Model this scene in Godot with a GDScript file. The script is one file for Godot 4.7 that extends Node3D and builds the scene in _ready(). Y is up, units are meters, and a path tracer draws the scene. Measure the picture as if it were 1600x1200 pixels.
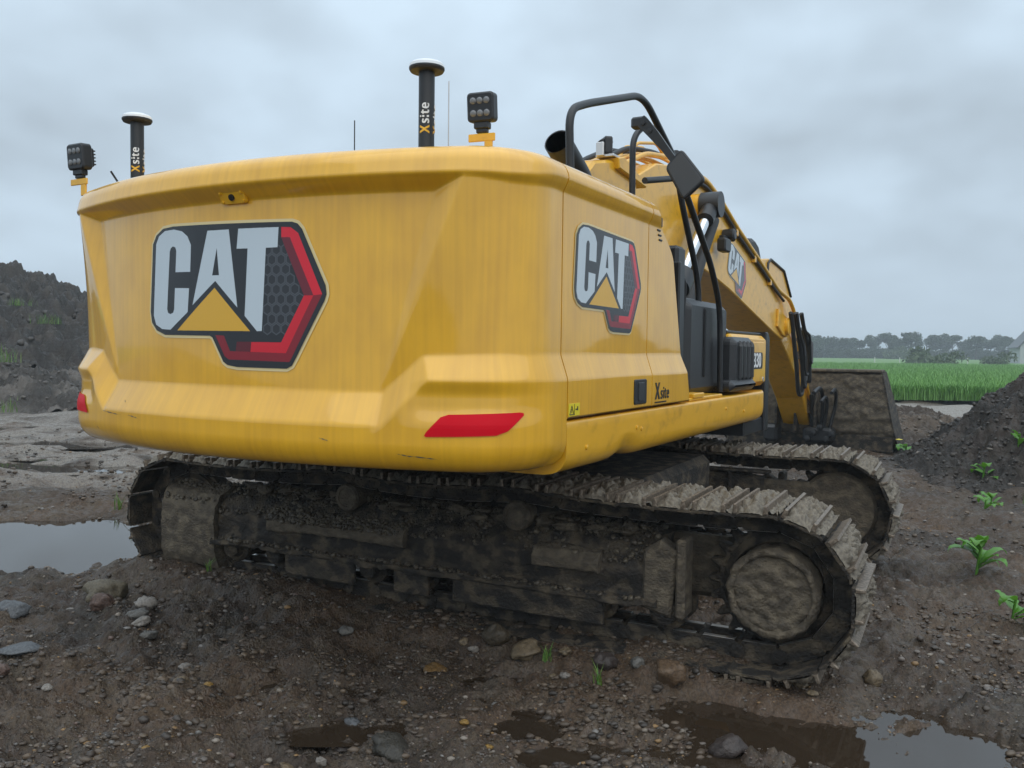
extends Node3D
# Tracked excavator parked on wet muddy ground, seen from behind, overcast rain light.

const F := 1370.0
const CAM_H := 1.68
const SWING := Vector3(0.08, 0, -6.64)
const HOUSE_TURN := 29.0
const TRACK_TURN := -26.8

var rng := RandomNumberGenerator.new()
var mats := {}
var names := {}

# ---------------------------------------------------------------- mesh builder
class MB:
	var v := PackedVector3Array()
	var n := PackedVector3Array()
	var uv := PackedVector2Array()
	var col := PackedColorArray()
	var idx := PackedInt32Array()
	var xf := Transform3D.IDENTITY
	var use_col := false
	var tint := Color.WHITE
	func put(p: Vector3, nn: Vector3, t := Vector2.ZERO) -> int:
		v.push_back(xf * p)
		n.push_back((xf.basis * nn).normalized())
		uv.push_back(t)
		if use_col:
			col.push_back(tint)
		return v.size() - 1
	# a, b, c counter-clockwise seen from outside
	func tri(a: Vector3, b: Vector3, c: Vector3) -> void:
		var nn := (b - a).cross(c - a).normalized()
		var i := put(a, nn, Vector2(a.x + a.z, a.y))
		put(b, nn, Vector2(b.x + b.z, b.y))
		put(c, nn, Vector2(c.x + c.z, c.y))
		idx.append_array([i, i + 2, i + 1])
	func quad(a: Vector3, b: Vector3, c: Vector3, d: Vector3) -> void:
		var nn := (c - a).cross(d - b).normalized()
		var i := put(a, nn, Vector2(a.x + a.z, a.y))
		put(b, nn, Vector2(b.x + b.z, b.y))
		put(c, nn, Vector2(c.x + c.z, c.y))
		put(d, nn, Vector2(d.x + d.z, d.y))
		idx.append_array([i, i + 2, i + 1, i, i + 3, i + 2])
	# rows of points; normal = d/drow x d/dcol, or its opposite when flip
	func grid(rows: Array, flip := false, close_cols := false, uvs: Array = []) -> void:
		var nr := rows.size()
		var nc: int = rows[0].size()
		var base := v.size()
		var acc := PackedVector3Array()
		acc.resize(nr * nc)
		var quads := nc if close_cols else nc - 1
		for i in nr - 1:
			var r0: PackedVector3Array = rows[i]
			var r1: PackedVector3Array = rows[i + 1]
			for j in quads:
				var k := (j + 1) % nc
				var nn := (r1[k] - r0[j]).cross(r0[k] - r1[j])
				if flip:
					nn = -nn
				acc[i * nc + j] += nn
				acc[i * nc + k] += nn
				acc[(i + 1) * nc + j] += nn
				acc[(i + 1) * nc + k] += nn
				var a := base + i * nc + j
				var b := base + (i + 1) * nc + j
				var c := base + (i + 1) * nc + k
				var d := base + i * nc + k
				if flip:
					idx.append_array([a, b, c, a, c, d])
				else:
					idx.append_array([a, c, b, a, d, c])
		for i in nr:
			var r: PackedVector3Array = rows[i]
			for j in nc:
				var t: Vector2 = uvs[i][j] if uvs.size() > 0 else Vector2(float(j) / nc, float(i) / nr)
				put(r[j], acc[i * nc + j].normalized(), t)
	func mesh(m: Material, onto: ArrayMesh = null) -> ArrayMesh:
		var am := onto if onto != null else ArrayMesh.new()
		if v.is_empty():
			return am
		var arr := []
		arr.resize(Mesh.ARRAY_MAX)
		arr[Mesh.ARRAY_VERTEX] = v
		arr[Mesh.ARRAY_NORMAL] = n
		arr[Mesh.ARRAY_TEX_UV] = uv
		if use_col:
			arr[Mesh.ARRAY_COLOR] = col
		arr[Mesh.ARRAY_INDEX] = idx
		am.add_surface_from_arrays(Mesh.PRIMITIVE_TRIANGLES, arr)
		am.surface_set_material(am.get_surface_count() - 1, m)
		return am
	# box with chamfered edges
	func box(c: Vector3, s: Vector3, ch := 0.008) -> void:
		var h := s * 0.5
		ch = minf(ch, minf(h.x, minf(h.y, h.z)) * 0.9)
		for ax in 3:
			for sg in [-1.0, 1.0]:
				var u := (ax + 1) % 3
				var w := (ax + 2) % 3
				var q := []
				for p in [[-1, -1], [1, -1], [1, 1], [-1, 1]]:
					var e := Vector3.ZERO
					e[ax] = h[ax] * sg
					e[u] = (h[u] - ch) * p[0]
					e[w] = (h[w] - ch) * p[1]
					q.append(c + e)
				if sg > 0:
					quad(q[0], q[1], q[2], q[3])
				else:
					quad(q[3], q[2], q[1], q[0])
		if ch <= 0.0:
			return
		for ax in 3:
			var u := (ax + 1) % 3
			var w := (ax + 2) % 3
			for su in [-1.0, 1.0]:
				for sw in [-1.0, 1.0]:
					var q := []
					for p in [[-1, 0], [1, 0], [1, 1], [-1, 1]]:
						var e := Vector3.ZERO
						e[ax] = (h[ax] - ch) * p[0]
						e[u] = (h[u] - (ch if p[1] == 1 else 0.0)) * su
						e[w] = (h[w] - (0.0 if p[1] == 1 else ch)) * sw
						q.append(c + e)
					if su * sw < 0:
						quad(q[0], q[1], q[2], q[3])
					else:
						quad(q[3], q[2], q[1], q[0])
		for sx in [-1.0, 1.0]:
			for sy in [-1.0, 1.0]:
				for sz in [-1.0, 1.0]:
					var a := c + Vector3(h.x * sx, (h.y - ch) * sy, (h.z - ch) * sz)
					var b := c + Vector3((h.x - ch) * sx, h.y * sy, (h.z - ch) * sz)
					var d := c + Vector3((h.x - ch) * sx, (h.y - ch) * sy, h.z * sz)
					if sx * sy * sz > 0:
						tri(a, b, d)
					else:
						tri(d, b, a)
	# surface of revolution round +z of frame t; profile of (radius, along)
	func lathe(profile: Array, sides: int, t: Transform3D, smooth := false) -> void:
		var keep := xf
		xf = xf * t
		for k in profile.size() - 1:
			var a: Vector2 = profile[k]
			var b: Vector2 = profile[k + 1]
			var dr := b - a
			var nv := Vector2(dr.y, -dr.x).normalized()
			var i0 := v.size()
			for j in sides + 1:
				var an := TAU * j / sides
				var cs := cos(an)
				var sn := sin(an)
				var nn := Vector3(nv.x * cs, nv.x * sn, nv.y)
				put(Vector3(a.x * cs, a.x * sn, a.y), nn, Vector2(float(j) / sides, a.y))
				put(Vector3(b.x * cs, b.x * sn, b.y), nn, Vector2(float(j) / sides, b.y))
			for j in sides:
				var p := i0 + j * 2
				idx.append_array([p, p + 1, p + 3, p, p + 3, p + 2])
		xf = keep
	# tube through points
	func tube(pts: PackedVector3Array, r: float, sides := 10, cap := true) -> void:
		var rows := []
		var m := pts.size()
		var up := Vector3.UP
		var d0 := (pts[1] - pts[0]).normalized()
		if absf(d0.dot(up)) > 0.9:
			up = Vector3.RIGHT
		var sx := d0.cross(up).normalized()
		for i in m:
			var d := (pts[mini(i + 1, m - 1)] - pts[maxi(i - 1, 0)]).normalized()
			sx = (sx - d * sx.dot(d)).normalized()
			var sy := d.cross(sx)
			var row := PackedVector3Array()
			for j in sides:
				var an := TAU * j / sides
				row.push_back(pts[i] + (sx * cos(an) + sy * sin(an)) * r)
			rows.append(row)
		grid(rows, true, true)
		if cap:
			for e in [0, m - 1]:
				var rw: PackedVector3Array = rows[e]
				for j in range(1, sides - 1):
					if e == 0:
						tri(rw[0], rw[j + 1], rw[j])
					else:
						tri(rw[0], rw[j], rw[j + 1])
	# extruded outline (x, y) from z0 to z1 with chamfer; outline counter-clockwise
	func prism(poly: PackedVector2Array, z0: float, z1: float, ch := 0.006) -> void:
		var p := poly.duplicate()
		if Geometry2D.is_polygon_clockwise(p):
			p.reverse()
		var m := p.size()
		var ins := PackedVector2Array()
		for i in m:
			var a := p[(i + m - 1) % m]
			var b := p[i]
			var c := p[(i + 1) % m]
			var e1 := (b - a).normalized()
			var e2 := (c - b).normalized()
			var n1 := Vector2(-e1.y, e1.x)
			var n2 := Vector2(-e2.y, e2.x)
			var bi := (n1 + n2)
			bi = bi / maxf(bi.length_squared() * 0.5, 0.35)
			ins.push_back(b + bi * ch)
		var ti := Geometry2D.triangulate_polygon(ins)
		for k in range(0, ti.size(), 3):
			var q := [ins[ti[k]], ins[ti[k + 1]], ins[ti[k + 2]]]
			if (q[1] - q[0]).cross(q[2] - q[0]) < 0:
				q.reverse()
			tri(Vector3(q[0].x, q[0].y, z1), Vector3(q[1].x, q[1].y, z1), Vector3(q[2].x, q[2].y, z1))
			tri(Vector3(q[2].x, q[2].y, z0), Vector3(q[1].x, q[1].y, z0), Vector3(q[0].x, q[0].y, z0))
		for i in m:
			var j := (i + 1) % m
			quad(Vector3(p[i].x, p[i].y, z0 + ch), Vector3(p[j].x, p[j].y, z0 + ch), Vector3(p[j].x, p[j].y, z1 - ch), Vector3(p[i].x, p[i].y, z1 - ch))
			quad(Vector3(p[i].x, p[i].y, z1 - ch), Vector3(p[j].x, p[j].y, z1 - ch), Vector3(ins[j].x, ins[j].y, z1), Vector3(ins[i].x, ins[i].y, z1))
			quad(Vector3(ins[i].x, ins[i].y, z0), Vector3(ins[j].x, ins[j].y, z0), Vector3(p[j].x, p[j].y, z0 + ch), Vector3(p[i].x, p[i].y, z0 + ch))

# ---------------------------------------------------------------- node helpers
func numbered(called: String) -> String:
	if not names.has(called):
		names[called] = 0
		return called
	names[called] += 1
	return "%s_%03d" % [called, names[called]]

func part(called: String, me: Mesh, parent: Node3D, at := Transform3D.IDENTITY) -> MeshInstance3D:
	var o := MeshInstance3D.new()
	o.name = called
	o.mesh = me
	o.transform = at
	parent.add_child(o, true)
	return o

func thing_mesh(called: String, me: Mesh, label: String, category: String, at := Transform3D.IDENTITY, group := "") -> MeshInstance3D:
	var o := MeshInstance3D.new()
	o.name = numbered(called)
	o.mesh = me
	o.transform = at
	add_child(o)
	tag(o, label, category, group)
	return o

func thing(called: String, label: String, category: String, at := Transform3D.IDENTITY, group := "") -> Node3D:
	var o := Node3D.new()
	o.name = numbered(called)
	o.transform = at
	add_child(o)
	tag(o, label, category, group)
	return o

func tag(o: Node, label: String, category: String, group := "", kind := "") -> void:
	if label:
		o.set_meta("label", label)
	if category:
		o.set_meta("category", category)
	if group:
		o.set_meta("group", group)
	if kind:
		o.set_meta("kind", kind)

func struct(called: String, me: Mesh, label := "", at := Transform3D.IDENTITY) -> MeshInstance3D:
	var o := MeshInstance3D.new()
	o.name = numbered(called)
	o.mesh = me
	o.transform = at
	add_child(o)
	tag(o, label, called.replace("_", " "), "", "structure")
	return o

func lin(r: float, g: float, b: float) -> Color:
	return Color(r, g, b).linear_to_srgb()

func noise(kind: int, freq: float, oct: int, sd: int) -> FastNoiseLite:
	var f := FastNoiseLite.new()
	f.noise_type = kind
	f.frequency = freq
	f.seed = sd
	f.fractal_type = FastNoiseLite.FRACTAL_FBM if oct > 1 else FastNoiseLite.FRACTAL_NONE
	f.fractal_octaves = oct
	return f

# tile of colours picked by noise; stops = [[at, Color sRGB], ...]
func color_tile(size: int, nz: FastNoiseLite, stops: Array) -> ImageTexture:
	var im := nz.get_seamless_image(size, size, false, false, 0.15)
	var g := Gradient.new()
	g.offsets = PackedFloat32Array(stops.map(func(s): return s[0]))
	g.colors = PackedColorArray(stops.map(func(s): return s[1]))
	var lut := PackedByteArray()
	for k in 256:
		var c := g.sample(k / 255.0)
		lut.append_array([int(clampf(c.r, 0, 1) * 255), int(clampf(c.g, 0, 1) * 255), int(clampf(c.b, 0, 1) * 255)])
	im.convert(Image.FORMAT_L8)
	var src := im.get_data()
	var out := PackedByteArray()
	out.resize(size * size * 3)
	for i in size * size:
		var k := src[i] * 3
		out[i * 3] = lut[k]
		out[i * 3 + 1] = lut[k + 1]
		out[i * 3 + 2] = lut[k + 2]
	var res := Image.create_from_data(size, size, false, Image.FORMAT_RGB8, out)
	return ImageTexture.create_from_image(res)

func normal_tile(size: int, nz: FastNoiseLite, strength: float) -> ImageTexture:
	var im := nz.get_seamless_image(size, size, false, false, 0.15)
	im.convert(Image.FORMAT_RGBA8)
	im.bump_map_to_normal_map(strength)
	return ImageTexture.create_from_image(im)

func plain(c: Color, rough := 0.6, metal := 0.0) -> StandardMaterial3D:
	var m := StandardMaterial3D.new()
	m.albedo_color = c
	m.roughness = rough
	m.metallic = metal
	return m

func triplanar(m: StandardMaterial3D, per_metre: float) -> void:
	m.uv1_triplanar = true
	m.uv1_world_triplanar = true
	m.uv1_scale = Vector3.ONE * per_metre

func fillet(pts: Array, r: float, steps := 5) -> PackedVector3Array:
	var out := PackedVector3Array()
	out.push_back(pts[0])
	for i in range(1, pts.size() - 1):
		var a: Vector3 = pts[i - 1]
		var b: Vector3 = pts[i]
		var c: Vector3 = pts[i + 1]
		var d := minf(r, minf(a.distance_to(b), b.distance_to(c)) * 0.45)
		var p0 := b + (a - b).normalized() * d
		var p1 := b + (c - b).normalized() * d
		for k in steps + 1:
			var t := float(k) / steps
			out.push_back(p0.lerp(b, t).lerp(b.lerp(p1, t), t))
	out.push_back(pts[-1])
	return out

# house coordinates: forward, right, up
func hp(s: float, w: float, y: float) -> Vector3:
	return Vector3(w, y, -s)

func P2(list: Array) -> PackedVector2Array:
	var o := PackedVector2Array()
	for p in list:
		o.push_back(Vector2(p[0], p[1]))
	return o

# frame whose local x = forward, y = up, z = right (for prisms drawn as side profiles)
func side_frame() -> Transform3D:
	return Transform3D(Basis(Vector3(0, 0, -1), Vector3(0, 1, 0), Vector3(1, 0, 0)), Vector3.ZERO)

# ---------------------------------------------------------------- scene
func _ready() -> void:
	rng.seed = 20240611
	make_camera()
	make_sky()
	make_materials()
	make_ground()
	make_background()
	make_excavator()
	make_stones()
	make_plants()
	make_gravel()

func make_camera() -> void:
	var cam := Camera3D.new()
	cam.name = "camera"
	cam.fov = rad_to_deg(2.0 * atan(600.0 / F))
	cam.near = 0.05
	cam.far = 3000.0
	var pitch := atan(55.0 / F)
	var b := Basis(Vector3.RIGHT, -pitch) * Basis(Vector3.BACK, deg_to_rad(0.7))
	cam.transform = Transform3D(b, Vector3(0, CAM_H, 0))
	add_child(cam)
	cam.current = true

func make_sky() -> void:
	var env := Environment.new()
	env.background_mode = Environment.BG_SKY
	env.tonemap_mode = Environment.TONE_MAPPER_LINEAR
	env.tonemap_exposure = 1.0
	env.sdfgi_enabled = true
	env.ssao_enabled = true
	env.ssil_enabled = true
	env.fog_enabled = true
	env.fog_density = 0.0014
	env.fog_light_color = Color(0.82, 0.86, 0.88)
	var w := 1024
	var h := 512
	var im := Image.create(w, h, false, Image.FORMAT_RGBF)
	var n1 := noise(FastNoiseLite.TYPE_SIMPLEX_SMOOTH, 1.7, 5, 11)
	var n2 := noise(FastNoiseLite.TYPE_SIMPLEX_SMOOTH, 4.3, 4, 12)
	var dim := Vector3(0.445, 0.535, 0.62)
	var lit := Vector3(0.62, 0.76, 0.89)
	for j in h:
		var el := PI * (0.5 - (j + 0.5) / h)
		var y := maxf(sin(el), 0.0)
		var flat := cos(el)
		for i in w:
			var az := TAU * (i + 0.5) / w
			# cloud deck seen at a height: stretched towards the horizon
			var k := 1.0 / (y + 0.35)
			var d := Vector3(cos(az) * flat * k, 0.6 * y, sin(az) * flat * k)
			var c := n1.get_noise_3d(d.x, d.y, d.z) * 0.75 + n2.get_noise_3d(d.x, d.y * 2.0, d.z) * 0.3
			var t := clampf(0.62 + c * 1.15, 0.0, 1.0)
			t = lerpf(0.52, t, clampf(y * 7.0, 0.15, 1.0))
			var rgb := dim.lerp(lit, t) * (1.0 + 0.9 * y * y)
			im.set_pixel(i, j, Color(rgb.x, rgb.y, rgb.z))
	var pm := PanoramaSkyMaterial.new()
	pm.panorama = ImageTexture.create_from_image(im)
	var sky := Sky.new()
	sky.sky_material = pm
	env.sky = sky
	var we := WorldEnvironment.new()
	we.name = "environment"
	we.environment = env
	add_child(we)
	# the bright part of the cloud cover, high behind the viewer's right shoulder
	var sun := DirectionalLight3D.new()
	sun.name = "veiled_sun"
	sun.light_energy = 0.5
	sun.light_angular_distance = 100.0
	sun.light_color = Color(1.0, 0.97, 0.93)
	sun.shadow_enabled = true
	sun.transform = Transform3D.IDENTITY.looking_at(Vector3(-0.2, -1.0, -0.62), Vector3.UP)
	add_child(sun)

func make_materials() -> void:
	# wet soil
	var soil := StandardMaterial3D.new()
	soil.albedo_texture = color_tile(1024, noise(FastNoiseLite.TYPE_SIMPLEX, 0.035, 6, 21), [[0.0, lin(0.3, 0.27, 0.25)], [0.38, lin(0.55, 0.5, 0.46)], [0.5, lin(0.95, 0.9, 0.85)], [0.62, lin(1, 0.97, 0.92)], [0.75, lin(0.75, 0.62, 0.5)], [1.0, lin(1, 1, 1)]])
	soil.normal_enabled = true
	soil.normal_texture = normal_tile(1024, noise(FastNoiseLite.TYPE_SIMPLEX, 0.05, 6, 22), 10.0)
	soil.normal_scale = 1.0
	soil.roughness = 1.0
	soil.roughness_texture = color_tile(512, noise(FastNoiseLite.TYPE_SIMPLEX, 0.02, 5, 23), [[0.0, Color(0.36, 0.36, 0.36)], [0.40, Color(0.46, 0.46, 0.46)], [0.52, Color(0.78, 0.78, 0.78)], [1.0, Color(0.9, 0.9, 0.9)]])
	soil.vertex_color_use_as_albedo = true
	triplanar(soil, 0.9)
	mats.soil = soil
	# mud dried on the tracks
	var mud := StandardMaterial3D.new()
	mud.albedo_texture = color_tile(1024, noise(FastNoiseLite.TYPE_SIMPLEX, 0.02, 6, 31), [[0.0, lin(0.06, 0.05, 0.038)], [0.4, lin(0.13, 0.11, 0.085)], [0.55, lin(0.165, 0.142, 0.108)], [0.7, lin(0.19, 0.163, 0.123)], [1.0, lin(0.22, 0.19, 0.143)]])
	mud.normal_enabled = true
	mud.normal_texture = normal_tile(1024, noise(FastNoiseLite.TYPE_SIMPLEX, 0.04, 5, 32), 7.0)
	mud.roughness = 0.72
	triplanar(mud, 1.7)
	mats.mud = mud
	# undercarriage: black grease and brown mud film
	var grime := StandardMaterial3D.new()
	grime.albedo_texture = color_tile(1024, noise(FastNoiseLite.TYPE_SIMPLEX, 0.008, 6, 41), [[0.0, lin(0.012, 0.01, 0.009)], [0.42, lin(0.018, 0.015, 0.012)], [0.5, lin(0.03, 0.023, 0.017)], [0.6, lin(0.075, 0.057, 0.038)], [0.75, lin(0.1, 0.078, 0.05)], [1.0, lin(0.13, 0.1, 0.065)]])
	grime.normal_enabled = true
	grime.normal_texture = normal_tile(1024, noise(FastNoiseLite.TYPE_SIMPLEX, 0.05, 5, 42), 8.0)
	grime.roughness = 0.8
	triplanar(grime, 0.8)
	mats.grime = grime
	var dirt := grime.duplicate() as StandardMaterial3D
	dirt.albedo_texture = color_tile(1024, noise(FastNoiseLite.TYPE_SIMPLEX, 0.012, 6, 43), [[0.0, lin(0.045, 0.036, 0.026)], [0.4, lin(0.075, 0.06, 0.043)], [0.55, lin(0.1, 0.08, 0.056)], [0.68, lin(0.135, 0.108, 0.073)], [1.0, lin(0.18, 0.147, 0.1)]])
	mats.dirt = dirt
	# yellow machine paint with rain streaks
	var paint := StandardMaterial3D.new()
	var sn := noise(FastNoiseLite.TYPE_SIMPLEX, 0.02, 5, 51)
	var sim := Image.create(2048, 256, false, Image.FORMAT_RGB8)
	for i in 2048:
		for j in 256:
			var a := sn.get_noise_2d(i * 3.6, j * 0.3) * 0.45 + sn.get_noise_2d(i * 0.5 + 500.0, j * 0.8) * 0.55
			var k := 0.965 + 0.065 * a
			sim.set_pixel(i, j, Color(k, k * (0.995 + 0.015 * a), k))
	paint.albedo_texture = ImageTexture.create_from_image(sim)
	paint.albedo_color = lin(0.83, 0.435, 0.012)
	paint.roughness = 0.45
	paint.metallic_specular = 0.5
	paint.clearcoat_enabled = true
	paint.clearcoat = 1.0
	paint.clearcoat_roughness = 0.05
	mats.paint = paint
	var paint2 := StandardMaterial3D.new()
	paint2.albedo_texture = color_tile(512, noise(FastNoiseLite.TYPE_SIMPLEX, 0.015, 6, 52), [[0.0, lin(0.6, 0.57, 0.6)], [0.35, lin(0.92, 0.91, 0.9)], [1.0, lin(1, 1, 1)]])
	paint2.albedo_color = lin(0.83, 0.435, 0.012)
	paint2.roughness = 0.45
	paint2.clearcoat_enabled = true
	paint2.clearcoat = 0.5
	paint2.clearcoat_roughness = 0.12
	triplanar(paint2, 0.7)
	mats.paint2 = paint2
	mats.black = plain(lin(0.014, 0.015, 0.017), 0.42)
	mats.rubber = plain(lin(0.02, 0.021, 0.023), 0.55)
	var poly := plain(lin(0.022, 0.023, 0.025), 0.38)
	poly.normal_enabled = true
	poly.normal_texture = normal_tile(512, noise(FastNoiseLite.TYPE_SIMPLEX, 0.08, 3, 61), 2.0)
	triplanar(poly, 3.0)
	mats.poly = poly
	mats.chrome = plain(lin(0.72, 0.73, 0.75), 0.12, 1.0)
	mats.steel = plain(lin(0.62, 0.6, 0.58), 0.42, 1.0)
	mats.mirror_back = plain(lin(0.05, 0.052, 0.055), 0.5)
	var worn := plain(Color.WHITE, 0.5, 0.35)
	worn.albedo_texture = color_tile(512, noise(FastNoiseLite.TYPE_SIMPLEX, 0.03, 5, 62), [[0.0, lin(0.06, 0.042, 0.03)], [0.45, lin(0.13, 0.1, 0.072)], [0.6, lin(0.2, 0.16, 0.12)], [1.0, lin(0.3, 0.25, 0.2)]])
	triplanar(worn, 2.5)
	mats.worn = worn
	mats.white = plain(lin(0.75, 0.77, 0.78), 0.35)
	mats.red = plain(lin(0.62, 0.003, 0.014), 0.4)
	mats.red.metallic_specular = 0.25
	mats.lens = plain(lin(0.16, 0.165, 0.17), 0.12)
	mats.yellow_print = plain(lin(0.75, 0.42, 0.03), 0.5)
	mats.white_print = plain(lin(0.75, 0.76, 0.76), 0.5)
	mats.black_print = plain(lin(0.015, 0.015, 0.016), 0.5)
	mats.sign_yellow = plain(lin(0.75, 0.6, 0.02), 0.4)
	mats.border = plain(lin(0.75, 0.6, 0.3), 0.3)
	var emb := StandardMaterial3D.new()
	emb.albedo_texture = emblem_picture()
	emb.roughness = 0.22
	mats.emblem = emb
	# water
	var water := plain(lin(0.032, 0.022, 0.014), 0.03)
	mats.water = water
	mats.stone = plain(Color.WHITE, 0.55)
	mats.stone.albedo_texture = color_tile(512, noise(FastNoiseLite.TYPE_SIMPLEX, 0.03, 6, 81), [[0.0, lin(0.35, 0.33, 0.31)], [0.45, lin(0.75, 0.73, 0.7)], [0.6, lin(1, 0.98, 0.95)], [1.0, lin(0.8, 0.72, 0.6)]])
	mats.stone.vertex_color_use_as_albedo = true
	mats.stone.normal_enabled = true
	mats.stone.normal_texture = normal_tile(512, noise(FastNoiseLite.TYPE_SIMPLEX, 0.05, 5, 82), 5.0)
	triplanar(mats.stone, 2.5)
	mats.gravel = plain(Color.WHITE, 0.5)
	mats.gravel.vertex_color_use_as_albedo = true
	var field := StandardMaterial3D.new()
	field.albedo_texture = color_tile(1024, noise(FastNoiseLite.TYPE_SIMPLEX, 0.012, 6, 91), [[0.0, lin(0.06, 0.125, 0.03)], [0.45, lin(0.09, 0.19, 0.04)], [0.6, lin(0.115, 0.235, 0.05)], [1.0, lin(0.17, 0.28, 0.08)]])
	field.roughness = 0.8
	triplanar(field, 0.03)
	mats.field = field
	var blade := plain(Color.WHITE, 0.55)
	blade.vertex_color_use_as_albedo = true
	blade.backlight_enabled = true
	blade.backlight = lin(0.05, 0.11, 0.015)
	mats.blade = blade
	var leaf := plain(Color.WHITE, 0.6)
	leaf.vertex_color_use_as_albedo = true
	mats.leaf = leaf
	var bark := plain(lin(0.05, 0.042, 0.034), 0.85)
	mats.bark = bark
	mats.weed = plain(lin(0.075, 0.21, 0.02), 0.42)
	mats.weed.backlight_enabled = true
	mats.weed.backlight = lin(0.08, 0.2, 0.015)
	mats.barn_wall = plain(lin(0.42, 0.43, 0.44), 0.7)
	mats.barn_roof = plain(lin(0.1, 0.105, 0.115), 0.6)
	mats.post = plain(lin(0.6, 0.6, 0.58), 0.6)

# ---------------------------------------------------------------- ground
var gn1: FastNoiseLite
var gn2: FastNoiseLite
var gn3: FastNoiseLite
var gn4: FastNoiseLite
var gn5: FastNoiseLite
# centre x, z, half sizes, turn (degrees), depth, water level
var pools := [
	[-4.25, -7.35, 1.65, 1.1, 8.0, 0.18, -0.03],
	[1.3, -4.1, 0.7, 0.46, 0.0, 0.13, -0.045],
	[1.78, -3.72, 0.5, 0.3, 20.0, 0.1, -0.049],
	[-0.93, -4.34, 0.24, 0.1, -8.0, 0.1, -0.05],
	[0.06, -4.5, 0.3, 0.07, 0.0, 0.1, -0.05],
	[-0.75, -3.86, 0.3, 0.1, 5.0, 0.08, -0.05],
	[-7.1, -11.7, 1.7, 0.5, 6.0, 0.13, -0.03],
	[-8.2, -14.6, 2.8, 0.5, 8.0, 0.13, -0.03],
	[-5.4, -13.2, 1.6, 0.35, 10.0, 0.12, -0.03],
	[6.4, -14.3, 0.8, 0.25, 0.0, 0.1, -0.05],
	[-10.4, -17.4, 2.6, 0.5, 8.0, 0.13, -0.03],
]

func ground_h(x: float, z: float) -> float:
	var d := Vector2(x, z).length()
	var flat := 1.0
	var dig := 0.0
	for p in pools:
		var an: float = deg_to_rad(p[4])
		var dx: float = x - p[0]
		var dz: float = z - p[1]
		if absf(dx) > p[2] * 2.2 + p[3] or absf(dz) > p[2] * 2.2 + p[3]:
			continue
		var u: float = (dx * cos(an) - dz * sin(an)) / p[2]
		var w: float = (dx * sin(an) + dz * cos(an)) / p[3]
		var r := sqrt(u * u + w * w)
		if r < 1.7:
			flat = minf(flat, smoothstep(0.6, 1.7, r))
			dig = maxf(dig, p[5] * (1.0 - smoothstep(0.35, 1.25, r)))
	var h := gn1.get_noise_2d(x, z) * 0.11 * flat
	h += gn2.get_noise_2d(x, z) * 0.075 * (0.75 + 0.25 * flat)
	h += gn3.get_noise_2d(x, z) * 0.035
	if d < 18.0:
		var rough := 0.5 + 0.9 * clampf(gn1.get_noise_2d(x * 2.0 + 40.0, z * 2.0) + 0.4, 0.0, 1.0)
		h += gn4.get_noise_2d(x, z) * 0.026 * rough
		h += gn5.get_noise_2d(x, z) * 0.03 * rough * clampf(gn2.get_noise_2d(x * 0.6 + 9.0, z * 0.6 + 4.0) * 2.5 + 0.2, 0.0, 1.0)
	h -= dig
	# wheel ruts of the site road on the left
	if z < -9.5 and x < 2.0 and z > -22.0:
		var t := (z + 0.12 * x) * 2.6
		h += sin(t + gn2.get_noise_2d(x * 0.3, z * 0.3) * 2.0) * 0.035 * smoothstep(-9.5, -11.5, z)
	# track prints: flat under the shoes, thrown-up rims beside them
	var an2 := deg_to_rad(TRACK_TURN)
	var rx := x - SWING.x
	var rz := z - SWING.z
	var ta := rx * cos(an2) - rz * sin(an2)
	var tb := rx * sin(an2) + rz * cos(an2)
	for side in [1.295, -1.295]:
		var q := absf(tb - side)
		var along := smoothstep(2.9, 2.2, absf(ta - 0.05))
		if q < 0.9 and along > 0.0:
			# the near track has sunk deeper; soil is squeezed up along its outer edge
			var sunk := (0.095 if tb > 0.0 else 0.05)
			h = lerpf(h, sunk + 0.55 * h, along * (1.0 - smoothstep(0.36, 0.5, q)))
			if q > 0.36:
				h += along * (1.0 - smoothstep(0.36, 0.8, q)) * smoothstep(0.36, 0.5, q) * (sunk + 0.05 * gn2.get_noise_2d(x * 2.0, z * 2.0))
	return h

func ground_tint(x: float, z: float, h: float) -> Color:
	var a := gn1.get_noise_2d(x * 1.6 + 7.0, z * 1.6) * 0.5 + 0.5
	var b := gn2.get_noise_2d(x * 1.3 + 30.0, z * 1.3) * 0.5 + 0.5
	var brown := Vector3(0.098, 0.066, 0.041)
	var dark := Vector3(0.038, 0.03, 0.023)
	var grey := Vector3(0.108, 0.09, 0.07)
	var c := dark.lerp(brown, clampf(a * 1.5 - 0.2, 0.0, 1.0)).lerp(grey, clampf(b * 1.6 - 0.75, 0.0, 0.75))
	if z < -9.0 and x < 3.0:
		c = c.lerp(Vector3(0.27, 0.258, 0.24), 0.85 * smoothstep(-9.0, -11.5, z) * smoothstep(0.15, 0.45, b))
	if z < -20.0 and z > -31.0:
		# wet gravel track before the field
		var e := z + 25.6 + gn1.get_noise_2d(x * 0.6, z * 0.6) * 1.2
		c = c.lerp(Vector3(0.36, 0.35, 0.33), 0.9 * (1.0 - smoothstep(2.2, 3.0, absf(e))))
	return Color(c.x, c.y, c.z)

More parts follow.
